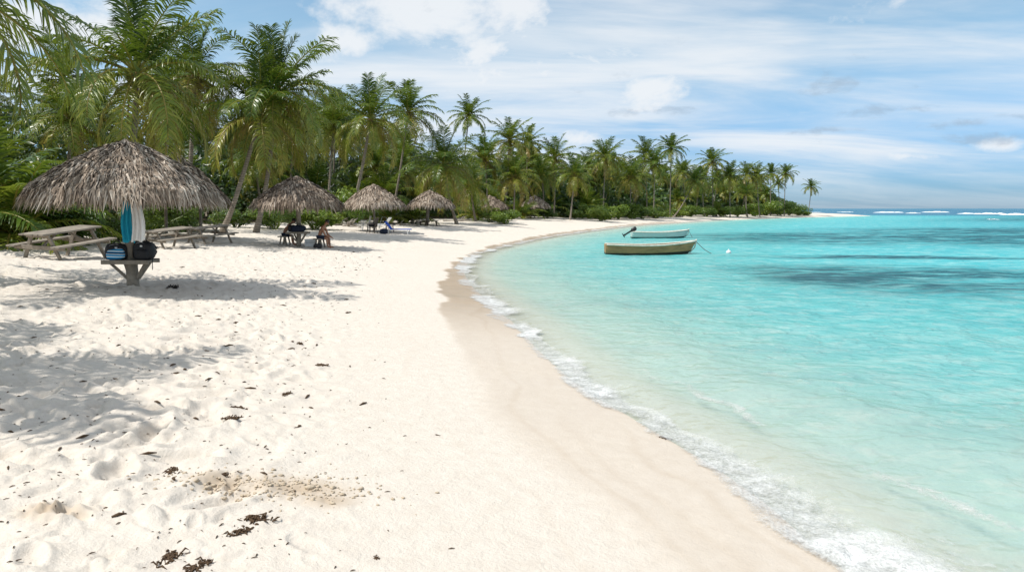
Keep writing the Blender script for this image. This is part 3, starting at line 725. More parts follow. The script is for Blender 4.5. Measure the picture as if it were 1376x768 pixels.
SINGLE = [
 (548, 150, 70, 524, 'crown', .92, 'palm just behind the tall palm over the third shelter'),
 (448, 168, 62, 440, 'crown', .9, 'palm half hidden between the leaning pair and the third shelter'),
 (630, 155, 108, 612, 'star', 1.0, 'solitary tall slender palm rising well above the grove'),
 (652, 214, 92, 655, 'crown', .95, 'palm above the half hidden shelter behind the bush'),
 (685, 188, 100, 676, 'crown', .95, 'dark upright palm on the skyline next to the solitary tall one'),
 (709, 193, 112, 708, 'star', 1.0, 'small dark palm crown peeping over the grove'),
 (632, 246, 78, 640, 'crown', .85, 'short palm leaning out beside the broad low palm'),
 (692, 238, 92, 690, 'crown', .9, 'short palm with yellow fronds just above the sixth shelter'),
 (745, 212, 108, 744, 'crown', 1.0, 'pale green palm above the gap between the two last shelters'),
 (772, 234, 100, 765, 'crown', .85, 'palm with a bare pale trunk standing beside the last shelter'),
 (728, 236, 104, 730, 'crown', .9, 'palm half hidden behind the last pair of shelters'),
 (814, 212, 116, 809, 'crown', 1.0, 'palm with straight pale trunk over the bright green bushes'),
 (790, 222, 122, 790, 'crown', .9, 'small palm crown left of the straight pale trunk above the bushes'),
 (848, 238, 120, 845, 'crown', 1.0, 'palm with wide yellow skirt above the bushes by the beach'),
 (868, 208, 134, 868, 'crown', 1.0, 'high palm crown in the middle of the grove behind the boats'),
 (880, 222, 130, 876, 'crown', .95, 'palm with two hanging pale fronds next to the tall star shaped one'),
 (902, 199, 140, 898, 'star', 1.05, 'tall palm with a round star shaped crown above the far grove'),
 (934, 243, 142, 901, 'crown', .85, 'palm on a strongly leaning trunk at the edge of the far beach'),
 (918, 232, 156, 920, 'crown', .9, 'dark palm crown behind the leaning trunk on the far beach'),
 (957, 217, 160, 955, 'star', 1.15, 'dark bushy headed palm standing above its neighbours near the point'),
 (944, 240, 158, 944, 'crown', .9, 'palm below the dark bushy headed one near the point'),
 (981, 236, 160, 978, 'crown', 1.0, 'round yellow green palm in the middle of the point'),
 (1003, 234, 170, 1000, 'crown', .95, 'dense palm crown leaning together with its neighbour on the point'),
 (1017, 236, 172, 1018, 'crown', .95, 'dense dark palm right at the thick end of the grove on the point'),
 (1036, 233, 184, 1032, 'star', .95, 'left palm of the pair that stands clear near the tip'),
 (1056, 233, 188, 1050, 'star', .98, 'right palm of the pair that stands clear near the tip'),
 (1046, 246, 190, 1046, 'star', .7, 'small palm between the pair near the tip'),
 (1090, 251, 204, 1081, 'star', .85, 'lone small palm at the very end of the point'),
 (1000, 262, 166, 1002, 'low', .9, 'low palm with star like fronds touching the far sand')]
for i, (px, py, Yd, bpx, kd, s, lab) in enumerate(SINGLE):
    palm(gcol(bpx, Yd), tp(px, py, Yd), lab, kd, s, .16 if kd != 'star' else .15, 31 * i + 7)
# ---- young palms whose fronds spring from the ground
for i, (px, Yd, s, lab) in enumerate([
 (22, 25, .95, 'young palm fanning out behind the first picnic table'), (85, 29, .8, 'small young palm with bright fronds beside the biggest shelter'),
 (-60, 24, 1.05, 'young palm cut by the edge of the frame'), (245, 42, .7, 'young palm in the shade behind the middle picnic table'),
 (432, 56, .6, 'young palm beside the shaded second shelter'), (525, 64, .62, 'young palm with yellow green fronds between the third and fourth shelters'),
 (556, 66, .6, 'young palm close behind the fourth shelter'), (640, 82, .72, 'young palm behind the half hidden shelter'),
 (702, 98, .8, 'young palm beside the sixth shelter'), (795, 124, .8, 'young palm among the bright green bushes'), (832, 128, .8, 'young palm at the back of the bright green bushes'),
 (868, 136, .85, 'young palm where the bushes end'), (888, 144, .8, 'young palm behind the leaning trunk on the far beach'), (960, 160, .85, 'young palm under the dark bushy headed palm')]):
    b = gcol(px, Yd); palm(b, b + np.array([0, 0, .5]), lab, 'low', s, .16, 900 + 17 * i, 'young palms at the edge of the grove')

# ---- palms crowded in the grove behind
SKY = [(-700, 20), (-60, 45), (60, 62), (120, 40), (215, 70), (262, 120), (310, 140), (400, 150), (450, 140), (520, 178), (570, 190), (600, 205), (655, 205), (700, 200), (760, 216), (840, 216), (900, 224), (960, 232), (1010, 238), (1028, 246)]
r = random.Random(5); placed = 0; tries = 0
ZONES = [(330, 'palm crowded in the tall grove behind the big shelter and picnic tables', 'palms crowded behind the picnic tables'),
         (690, 'palm crowded in the grove behind the row of thatched shelters', 'palms crowded behind the row of shelters'), (9999, 'palm crowded in the far grove behind the boats', 'palms crowded behind the boats')]
spots = []
while placed < 180 and tries < 9000:
    tries += 1
    px = r.uniform(-120, 1024); Yd = r.uniform(30, 215)
    x = (px - CX) / F_PX * Yd; vd = float(veg_d(np.array([x]), np.array([Yd]))[0])
    if not (1.5 < vd < 24): continue
    if any((x - a) ** 2 + (Yd - b) ** 2 < (4.2 if Yd < 62 else 2.5 + Yd * .008) ** 2 for a, b in spots): continue
    spots.append((x, Yd)); z0 = gz(x, Yd)
    ytop = np.interp(px, [q[0] for q in SKY], [q[1] for q in SKY])
    top = P(px, ytop, Yd)[2] - 1.2
    hmax = max(2.5, top - z0)
    h = hmax * (1 - r.uniform(.0, .5) ** 1.3) if r.random() < .52 else r.uniform(1.0, 4)
    if Yd < 62: h *= .86
    h = min(h, 13.5)
    zn = next(z for z in ZONES if px < z[0])
    palm(np.array([x, Yd, z0]), np.array([x + r.uniform(-1.2, 1.5), Yd + r.uniform(-1, .6), z0 + h]), zn[1], 'crown' if Yd < 95 else 'far', r.uniform(.8, 1.05), .16, 2000 + placed, zn[2])
    placed += 1
print('grove palms', placed, tries)

# ---- shrubs
def shrub_mesh(name, R_, H, nleaf, leaf, seed, bright=.5):
    r = np.random.default_rng(seed)
    nl = 9
    cl = np.stack([r.normal(0, .48, nl) * R_, r.normal(0, .42, nl) * R_, r.uniform(.3, .8, nl) * H], -1)
    cr = r.uniform(.32, .55, nl)
    k = r.integers(0, nl, nleaf)
    d = r.normal(0, 1, (nleaf, 3)); d /= np.linalg.norm(d, axis=1)[:, None]
    rr = r.uniform(.35, 1.0, nleaf) ** .5
    p = cl[k] + d * (cr[k] * rr)[:, None] * np.array([R_, R_, H * .62])
    p[:, 2] = np.abs(p[:, 2]) + .02
    # leaf: a pointed blade, folded out from its twig, facing up and outwards
    n_ = d * .6 + np.array([0, 0, .75]) + r.normal(0, .45, (nleaf, 3)); n_ /= np.linalg.norm(n_, axis=1)[:, None]
    a = np.cross(n_, r.normal(0, 1, (nleaf, 3))); a /= np.linalg.norm(a, axis=1)[:, None]; b = np.cross(n_, a)
    s = leaf * r.uniform(.6, 1.25, nleaf)[:, None]
    V = np.stack([p - a * s * .5, p + b * s * .30 - a * s * .05 + n_ * s * .04, p + a * s * .55 - n_ * s * .08, p - b * s * .30 - a * s * .05 + n_ * s * .04], 1)
    t = np.clip(bright + r.normal(0, .14, nleaf) + .22 * (r.random(nl)[k] - .5), 0, 1)
    g = G(); g.add(V.reshape(-1, 3), [np.arange(nleaf * 4).reshape(-1, 4)], np.repeat(t, 4))
    for q in range(12):
        c = cl[q % nl]; g.tube([(0, 0, -.1), (c[0] * .4 + r.normal(0, .08), c[1] * .4, c[2] * .5), tuple(c)], [.035, .025, .008], 4, False, .95)
    me = g.mesh(name, False); me.materials.append(M['shrub_leaf']); return me
SH = [shrub_mesh('shrub', 1.5, 1.7, 2600, .17, 40 + k, .45 + .06 * k) for k in range(4)]
SHB = [shrub_mesh('shrub', 1.6, 1.6, 2600, .19, 50 + k, .74) for k in range(3)]
SHN = [shrub_mesh('shrub', 1.3, 1.7, 4200, .115, 60 + k, .55) for k in range(3)]
SG = 'leafy shrubs along the edge of the sand'
def shrub(px, Yd, s, me, label, sz=None, group=SG, off=0):
    b = gcol(px, Yd)
    o = from_mesh('shrub', me, None, (b[0], b[1], b[2] - .08), random.Random(px * 7 + 1).uniform(0, 6.28)); o.scale = (s, s, sz or s); tag(o, label, 'shrub', group)
i = 0
for px, Yd, s, which, sz, lab in [
 (40, 26.5, 1.2, SHN, 1.1, 'leafy shrub behind the first picnic table'), (95, 28, 1.3, SHN, 1.5, 'tall leafy shrub beside the eave of the big shelter'), (130, 30, 1.0, SHN, .7, 'low shrub under the eave of the big shelter'),
 (-20, 26, 1.6, SHN, 1.8, 'big shrub at the edge of the frame behind the first picnic table'), (205, 36, 1.3, SHN, .9, 'dark shrub behind the hanging towels'), (250, 40, 1.4, SHN, .9, 'dark shrub behind the middle picnic table'),
 (320, 47, 1.2, SH, .8, 'shrub between the two trunks of the leaning pair'), (372, 46, 1.1, SHN, .85, 'shrub behind the seated man at the second shelter'), (425, 48, 1.2, SHB, 1.0, 'bright shrub under the eave of the second shelter'),
 (452, 56, 1.3, SHB, 2.2, 'tall bright shrub rising between the second and third shelters'), (478, 62, 1.2, SH, .9, 'shrub behind the roots near the third shelter'), (522, 66, 1.2, SHB, 1.0, 'yellow green shrub between the third and fourth shelters'),
 (548, 68, 1.1, SH, .8, 'low shrub next to the post of the fourth shelter'), (640, 84, 1.3, SH, 1.0, 'shrub behind the half hidden shelter'), (678, 76, 1.15, SHB, .95, 'round bright bush in front of the half hidden shelter'), (662, 77, .8, SH, .7, 'small dark bush next to the round bright one'),
 (700, 104, 1.3, SH, 1.0, 'dark shrub behind the sixth shelter'), (735, 104, 1.2, SH, .8, 'shrub between the last two shelters'), (772, 106, 1.2, SH, .8, 'shrub at the foot of the bare pale trunk'),
 (792, 109, 1.5, SHB, 1.5, 'bright lime green bush at the start of the beach thicket'), (806, 104, 1.3, SHB, 1.2, 'bright bush spilling furthest onto the sand'), (818, 112, 1.8, SHB, 1.7, 'tallest bright bush of the beach thicket'), (830, 114, 1.5, SH, 1.2, 'darker bush in the middle of the beach thicket'),
 (846, 119, 1.7, SH, 1.5, 'broad dark bush past the middle of the beach thicket'), (862, 124, 1.8, SH, 1.4, 'olive green bush near the end of the beach thicket'), (880, 130, 1.9, SH, 1.3, 'last big bush of the beach thicket before the leaning trunk'),
 (908, 146, 1.6, SHB, 1.1, 'bright low bush at the foot of the leaning trunk'), (925, 150, 1.8, SH, 1.4, 'dark bush past the leaning trunk'), (945, 154, 1.9, SH, 1.5, 'bush under the bushy headed palm'), (966, 160, 1.9, SH, 1.4, 'bush below the round yellow green palm'), (988, 166, 1.9, SH, 1.4, 'dense bush under the middle of the point'),
 (1010, 176, 2.2, SH, 1.8, 'bush at the thick end of the grove on the point'), (1026, 184, 2.4, SHB, 2.3, 'tall bush that steps down below the clear pair of palms'), (1042, 190, 2.3, SH, 2.2, 'round bush under the clear pair of palms'), (1056, 196, 2.2, SH, 1.7, 'bush on the slope down to the tip'), (1068, 200, 2.0, SH, 1.5, 'last high bush before the lone palm'), (1080, 203, 1.6, SHB, .9, 'low grassy bush at the foot of the lone palm')]:
    shrub(px, Yd, s, which[i % len(which)], lab, sz); i += 1
# small plants behind the picnic tables
# ---- the understorey that closes the grove
r = np.random.default_rng(77); V = []; T = []
n_ = 0
seg2 = np.concatenate([[0], np.cumsum(np.hypot(*np.diff(VEG, axis=0).T))])
s0 = seg2[3]; s1 = seg2[-14]
N = 115000
sv = r.uniform(0, 1, N) ** 1.0 * (s1 - s0) + s0
vx, vy = np.interp(sv, seg2, VEG[:, 0]), np.interp(sv, seg2, VEG[:, 1]); e = 1.0
tx_, ty_ = np.interp(sv + e, seg2, VEG[:, 0]) - vx, np.interp(sv + e, seg2, VEG[:, 1]) - vy; q = np.hypot(tx_, ty_) + 1e-9
nxx, nyy = -ty_ / q, tx_ / q
b_ = 1.2 + 20 * r.uniform(0, 1, N) ** .8
ux, uy = vx + nxx * b_, vy + nyy * b_
lumps = fbm(ux * .28, uy * .28, 201, 3)
vd_ = chunked(veg_d, ux, uy)
hh = (1.0 + .42 * np.clip(b_, 0, 12) + 3.5 * (lumps - .35) + 2.0 * sstep(75, 45, uy) * sstep(3, 8, b_) + 1.8 * sstep(80, 110, uy) * sstep(1.5, 6, b_) * sstep(215, 185, uy)) * np.clip(vd_ / 3, .3, 1)
hh = np.maximum(hh, .4)
cl_ = fbm(ux * .8 + 50, uy * .8, 205, 2)
uz = hbase(ux, uy) + hh * r.uniform(.02, 1, N) ** .6
ok = (np.hypot(ux, uy) > 22) & (vd_ > .6) & (uy > 2)
ux, uy, uz, cl_ = ux[ok], uy[ok], uz[ok], cl_[ok]; N = len(ux)
p = np.stack([ux, uy, uz], -1)
nn = np.stack([r.normal(0, .5, N), r.normal(-.5, .5, N), r.normal(.6, .4, N)], -1); nn /= np.linalg.norm(nn, axis=1)[:, None]
a = np.cross(nn, r.normal(0, 1, (N, 3))); a /= np.linalg.norm(a, axis=1)[:, None]; b = np.cross(nn, a)
s = (.16 + .0042 * np.hypot(ux, uy))[:, None] * r.uniform(.6, 1.4, N)[:, None]
V = np.stack([p - a * s * .6, p + b * s * .26, p + a * s * .65 - nn * s * .12, p - b * s * .26], 1)
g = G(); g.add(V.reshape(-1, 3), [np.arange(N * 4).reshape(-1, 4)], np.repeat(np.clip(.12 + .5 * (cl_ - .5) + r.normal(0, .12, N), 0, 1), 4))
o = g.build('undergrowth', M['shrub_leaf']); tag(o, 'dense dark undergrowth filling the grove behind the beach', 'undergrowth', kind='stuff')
# ================================================================== THATCHED SHELTERS
PALG = 'thatched palm-leaf shelters along the beach'
def palapa(loc, R_, eave, apex, label, nbl, seed, lean=(0, 0), post_r=.12, posts=None, shelf=None, wide=.055, dark=0):
    t = thing('thatched_shelter', label, 'beach shelter', (loc[0], loc[1], loc[2] - .03), 0, PALG)
    r = np.random.default_rng(seed); H = apex - eave
    def prof(q): return apex - H * (0.74 * q + .26 * q ** 2.4)
    # inner cone of packed leaves
    nr, na = 9, 36
    q = np.linspace(.02, .97, nr); a = np.arange(na + 1) * 2 * PI / na
    jit = 1 + .03 * np.sin(a * 3 + seed) + .02 * np.sin(a * 7)
    g = G()
    V = np.zeros((nr, na + 1, 3))
    for i in range(nr):
        V[i] = np.stack([q[i] * R_ * jit * np.cos(a), q[i] * R_ * jit * np.sin(a), np.full(na + 1, prof(q[i]) - .09)], -1)
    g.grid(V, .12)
    # layers of hanging leaf blades
    n = nbl
    qq = np.sqrt(r.uniform(.0, 1.0, n)) ; qq = .02 + .95 * qq
    lay = np.round(qq * 11) / 11; qq = np.clip(.75 * lay + .25 * qq + r.normal(0, .012, n), .015, .985)
    aa = r.uniform(0, 2 * PI, n)
    jr = 1 + .03 * np.sin(aa * 3 + seed) + .02 * np.sin(aa * 7)
    ln = r.uniform(.22, .68, n) * (R_ / 2.25) ** .6
    dq = ln / R_ * .82
    tw = r.normal(0, .13, n)
    def at(q, a, lift):
        qc = np.minimum(q, 1.0); over = np.maximum(q - .97, 0) * R_
        rr = qc * R_ * (1 + .03 * np.sin(a * 3 + seed) + .02 * np.sin(a * 7))
        z = prof(qc) + lift - over * .82
        rr = rr + over * .55
        return np.stack([rr * np.cos(a), rr * np.sin(a), z], -1)
    l0 = r.uniform(-.03, .02, n); l1 = l0 + r.uniform(.0, .085, n); l2 = l0 + r.uniform(-.07, .09, n)
    da = tw / np.maximum(qq * 3.2, .5)
    p0 = at(qq, aa, l0); p1 = at(qq + dq * .5, aa + da * .5, l1); p2 = at(qq + dq, aa + da, l2)
    sag = np.maximum(qq + dq - 1, 0)[:, None]
    p2[:, 2] -= (r.uniform(-.03, .16, n) * (qq > .74))
    w = wide * r.uniform(.5, 1.35, n)[:, None]
    sd_ = np.stack([-np.sin(aa), np.cos(aa), r.normal(0, .45, n)], -1)
    V = np.stack([p0 - sd_ * w * .4, p0 + sd_ * w * .4, p1 - sd_ * w * .5, p1 + sd_ * w * .5, p2 - sd_ * w * .12, p2 + sd_ * w * .12], 1)
    b = np.arange(n)[:, None] * 6
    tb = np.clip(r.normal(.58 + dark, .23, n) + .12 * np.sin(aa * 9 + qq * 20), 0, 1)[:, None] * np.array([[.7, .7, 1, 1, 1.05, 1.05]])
    g.add(V.reshape(-1, 3), [b + np.array([[0, 1, 3, 2]]), b + np.array([[2, 3, 5, 4]])], np.clip(tb, 0, 1).ravel())
    # ragged fringe
    n2 = int(nbl * .15); aa = r.uniform(0, 2 * PI, n2); q0 = r.uniform(.84, .985, n2)
    p0 = at(q0, aa, r.uniform(-.08, .0, n2)); l = .06 + .30 * r.uniform(0, 1, n2) ** 1.8
    out = np.stack([np.cos(aa), np.sin(aa), 0 * aa], -1)
    p1 = p0 + out * (.10 * R_ * (1 - q0) + .04 + l * .28)[:, None] - np.array([0, 0, .5]) * l[:, None]; p2 = p1 - np.array([0, 0, .5]) * l[:, None] + r.normal(0, .035, (n2, 3))
    sd_ = np.stack([-np.sin(aa), np.cos(aa), r.normal(0, .3, n2)], -1); w = wide * r.uniform(.4, 1.1, n2)[:, None]
    V = np.stack([p0 - sd_ * w * .4, p0 + sd_ * w * .4, p1 - sd_ * w * .5, p1 + sd_ * w * .5, p2 - sd_ * w * .1, p2 + sd_ * w * .1], 1); b = np.arange(n2)[:, None] * 6
    g.add(V.reshape(-1, 3), [b + np.array([[0, 1, 3, 2]]), b + np.array([[2, 3, 5, 4]])], np.clip(np.repeat(np.clip(r.normal(.50 + dark, .22, n2), 0, 1), 6) * np.tile([.75, .75, .95, .95, 1.1, 1.1], n2), 0, 1))
    # cap
    for k in range(60):
        a_ = r.uniform(0, 2 * PI); g.tube([(0, 0, apex + .03), (.12 * math.cos(a_), .12 * math.sin(a_), apex - .05), (.34 * math.cos(a_), .34 * math.sin(a_), apex - .2 - .1 * r.random())], [.02, .022, .006], 3, False, float(np.clip(r.normal(.62, .2), 0, 1)))
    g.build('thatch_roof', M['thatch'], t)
    for k in range(10):
        a_ = k * 2 * PI / 10 + .2; g = G()
        g.tube([(0, 0, prof(.0) - .25), (.93 * R_ * math.cos(a_), .93 * R_ * math.sin(a_), prof(.93) - .16)], [.035, .025], 6)
        g.build('rafter', M['rafter_wood'], t, True)
    for (x, y) in (posts or [(0, 0)]):
        g = G(); hz = prof(min(.9, math.hypot(x, y) / R_)) - .12
        m_ = 10; u = np.linspace(0, 1, m_)
        g.tube(np.stack([x + lean[0] * (1 - u) + .02 * np.sin(u * 7 + seed), y + lean[1] * (1 - u), -.25 + (hz + .25) * u], -1), post_r * (1.08 - .2 * u + .04 * np.sin(u * 23)), 10)
        g.build('post', M['old_wood'], t, True)
    if shelf:
        w, d, z, th = shelf; g = G()
        nb = 4
        for k in range(nb):
            yy = -d / 2 + d * (k + .5) / nb
            g.box((0.0, yy, z), (w * (1 - .10 * (k / nb)), d / nb - .012, th * .55))
        g.box((0, -d / 2 - .028, z - .012), (w + .04, .05, th + .02)); g.box((0, d / 2 + .028, z - .012), (w * .9, .05, th + .02))
        g.build('shelf', M['old_wood'], t, bevel=.006)
        for sx, sy in ((-1, -.6), (1, -.6), (-.75, .7), (.75, .7)):
            g = G(); g.bar((post_r * .8 * np.sign(sx), post_r * .5 * sy, z * .36), (sx * w * .40, sy * d * .55, z - th * .4), .05, .06); g.build('brace', M['old_wood'], t, bevel=.004)
    return t

L1 = ground(180, 386); K1 = L1[1] / F_PX      # metres per pixel there
ap = P(176, 187, L1[1])[2] - L1[2]; ev = P(180, 262, L1[1])[2] - L1[2]
palapa(L1, 108 * K1, P(60, 254, L1[1])[2] - L1[2], ap, 'biggest thatched shelter, with two black backpacks on its post shelf', 11000, 3, post_r=.12, shelf=(60 * K1, .56, 38 * K1, .07), wide=.032)
print('shelter 1', L1, ap, ev, 140 * K1)
# hidden one behind it
L1b = gcol(243, 34.0); palapa(L1b, 2.35, 1.75, P(240, 203, 34.0)[2] - L1b[2], 'thatched shelter almost hidden behind the biggest one', 1400, 5, post_r=.07, posts=[(-.75, .4), (.95, .3)], wide=.07)
SHL = [
 (402, 331, 57, 236, 272, 4600, 'shaded dark thatched shelter with two people seated under it', (.55, .66, .06), .10, 1.03),
 (503, 311, 40, 247, 274, 3200, 'thatched shelter with beach chairs and towels beneath it', None, .08, 1.0),
 (578, 303.5, 31, 255, 275, 2400, 'thatched shelter on a thick leaning post with a bench round it', None, .15, 1.0),
 (658, 296.0, 24, 262, 278, 1500, 'half hidden thatched shelter behind the round bright bush', None, .06, 1.0),
 (718.5, 292.8, 20.5, 262, 277, 1400, 'pale round thatched shelter on a single thin post, sixth from the picnic tables', None, .07, 1.0),
 (749, 290.6, 17.5, 262, 277, 1200, 'farthest thatched shelter, dark and low beside the bare trunk', None, .07, 1.0)]
SP = []
for i, (px, py, hw, ytop, yeav, nb, lab, shf, prd, sc_) in enumerate(SHL):
    l = ground(px, py); k = l[1] / F_PX; SP.append((l, k))
    shelf = None
    if i == 0: shelf = (.95, .6, .66, .06)
    palapa(l, hw * k, P(px, yeav, l[1])[2] - l[2], P(px, ytop, l[1])[2] - l[2], lab, nb, 11 + i, lean=(-.0, 0) if i != 2 else (-.35, 0), post_r=prd, shelf=shelf, wide=.030 + .0008 * l[1], dark=-.22 if i in (0, 3, 5) else 0)  # dark: thatch tint lowered; on the second shelter it paints in palm shade
    print('shelter', i + 2, l, hw * k)

# ================================================================== THINGS ON THE SHELF
def backpack(loc, rz, label, w=.44, h=.36, d=.26, stripes=False):
    t = thing('backpack', label, 'backpack', loc, rz, 'black backpacks on the shelf')
    g = G(); g.ell((0, 0, h * .48), (w / 2, d / 2, h * .5), 20, 14, .62, lump=.14, seed=3)
    g.build('body', M['black_cloth'], t, True)
    g = G(); g.ell((-.03 if stripes else .02, -d * .46, h * .30), (w * .34, d * .22, h * .27), 16, 10, .55, lump=.1, seed=5); g.build('front_pocket', M['black_cloth'], t, True)
    u = np.linspace(0, PI, 9); g = G(); g.tube(np.stack([.07 * np.cos(u), 0 * u, h * .95 + .06 * np.sin(u)], -1), .012, 6); g.build('handle', M['black_cloth'], t, True)
    for s in (-1, 1):
        u = np.linspace(0, 1, 9); g = G(); g.tube(np.stack([s * (w * .22 + .06 * np.sin(u * PI)), d * .42 + .09 * np.sin(u * PI), h * (.9 - .8 * u)], -1), .016, 6); g.build('shoulder_strap', M['black_cloth'], t, True)
    g = G(); u = np.linspace(0, 1, 22); g.tube(np.stack([w * .42 * np.cos(u * PI), -d * .30 - .02 * np.sin(u * PI), h * (.55 + .38 * np.sin(u * PI))], -1), .006, 4); g.build('zipper', M['grey_metal'], t, True)
    g = G(); g.box((.03, -d * .52, h * .74), (.05, .012, .035)); g.build('badge', M['white_plastic'], t, bevel=.003)
    if not stripes:
        g = G(); g.tube([(w * .48, -d * .2, .05), (w * .55, -d * .45, .0), (w * .56, -d * .5, -.12), (w * .55, -d * .5, -.2)], .009, 4); g.build('hanging_strap', M['black_cloth'], t, True)
    return t
zs = 38 * K1 + .02
backpack((L1[0] - .27, L1[1] - .08, L1[2] - .03 + zs), rad(8), 'black backpack with a blue striped towel tucked on its front', .50, .37, .28, True)
backpack((L1[0] + .30, L1[1] - .06, L1[2] - .03 + zs), rad(-6), 'plain black backpack with a strap hanging over the shelf edge', .47, .42, .28, False)
t = G(); t.ell((0, 0, 0), (.185, .075, .115), 20, 12, .6, rot=rotx(rad(-14)), lump=.12, seed=8)
o = t.build('striped_towel', M['striped_cloth'], None, True, loc=(L1[0] - .20, L1[1] - .29, L1[2] + zs + .105)); o.rotation_euler = (0, rad(-8), rad(6)); tag(o, 'rolled blue and white striped towel leaning on the backpack', 'towel')
def hang_cloth(x0, x1, ztop, zbot, y, name, m, label, seed, nx=30, nz=24):
    r = np.random.default_rng(seed); u = np.linspace(0, 1, nx); v = np.linspace(0, 1, nz); U, Vv = np.meshgrid(u, v)
    fold = .035 * np.sin(U * 15 + seed) * (.4 + .6 * Vv) + .02 * np.sin(U * 31 + 2 * seed + Vv * 2)
    wd = (x1 - x0); cx = (x0 + x1) / 2
    X_ = cx + (U - .5) * wd * (.72 + .38 * Vv ** .7) + .02 * np.sin(Vv * 5 + seed)
    Z_ = ztop + (zbot - ztop) * Vv + .05 * (np.abs(U - .5) * 2) ** 2 * (1 - Vv) * -1 + .025 * np.sin(U * 9 + seed) * Vv
    Y_ = y + fold
    g = G(); g.grid(np.stack([X_, Y_, Z_], -1))
    o = g.build(name, m, None, True); s = o.modifiers.new('thick', 'SOLIDIFY'); s.thickness = .012; s.offset = 0
    return tag(o, label, 'towel')
def pz(py): return P(180, py, L1[1])[2]
TX = lambda px, dy: (px - CX) / F_PX * (L1[1] - dy)
hang_cloth(TX(165, .95), TX(181, .95), pz(270), pz(322), L1[1] - .95, 'hanging_towel', M['turquoise_cloth'], 'turquoise towel hanging from the thatch against the shelter post', 2)
hang_cloth(TX(180, 1.), TX(195, 1.), pz(269), pz(321), L1[1] - 1.0, 'hanging_towel', M['white_cloth'], 'white towel hanging next to the turquoise one', 5)

# ================================================================== PICNIC TABLES
PT = 'weathered wooden picnic tables'
def picnic(loc, rz, label, L=1.85, s=1.0, tilt=5):
    t = thing('picnic_table', label, 'picnic table', (loc[0], loc[1], loc[2] - .03), rz, PT); t.scale = (s, s, s); t.rotation_euler = (rad(4), 0, 0); t.rotation_euler = (Matrix.Rotation(rad(tilt), 3, 'X') @ Matrix.Rotation(rz, 3, 'Z')).to_euler()
    g = G()
    for k in range(5): g.box((0, -.30 + .15 * k, .74 + .002 * (k % 2)), (L + .02 * ((k * 37) % 3 - 1), .138, .042))
    g.build('tabletop', M['old_wood'], t, bevel=.006)
    for sy in (-1, 1):
        g = G()
        for k in range(2): g.box((0, sy * (.62 + .14 * k), .45), (L, .128, .042))
        g.build('bench_seat', M['old_wood'], t, bevel=.006)
    for sx in (-1, 1):
        x = sx * L * .36
        for sy in (-1, 1):
            g = G(); g.bar((x, sy * .24, .72), (x, sy * .66, -.08), .09, .045, up=(1, 0, 0)); g.build('leg', M['old_wood'], t, bevel=.005)
        g = G(); g.box((x + sx * .048, 0, .405), (.045, 1.55, .10)); g.box((x + sx * .048, 0, .695), (.045, .70, .09)); g.build('cross_beam', M['old_wood'], t, bevel=.005)
        g = G(); g.bar((x - sx * .03, 0, .42), (x - sx * .5, 0, .71), .06, .04); g.build('brace', M['old_wood'], t, bevel=.004)
    return t
picnic(ground(88, 347), rad(74), 'picnic table standing apart at the edge of the frame, beside the biggest shelter', 1.75, 1.2, 6)
picnic(ground(228, 333), rad(62), 'picnic table just behind the hanging towels', 1.8, 1.0)
picnic(ground(282, 327), rad(60), 'picnic table nearest the slanting palm trunk', 1.75, 1.0)

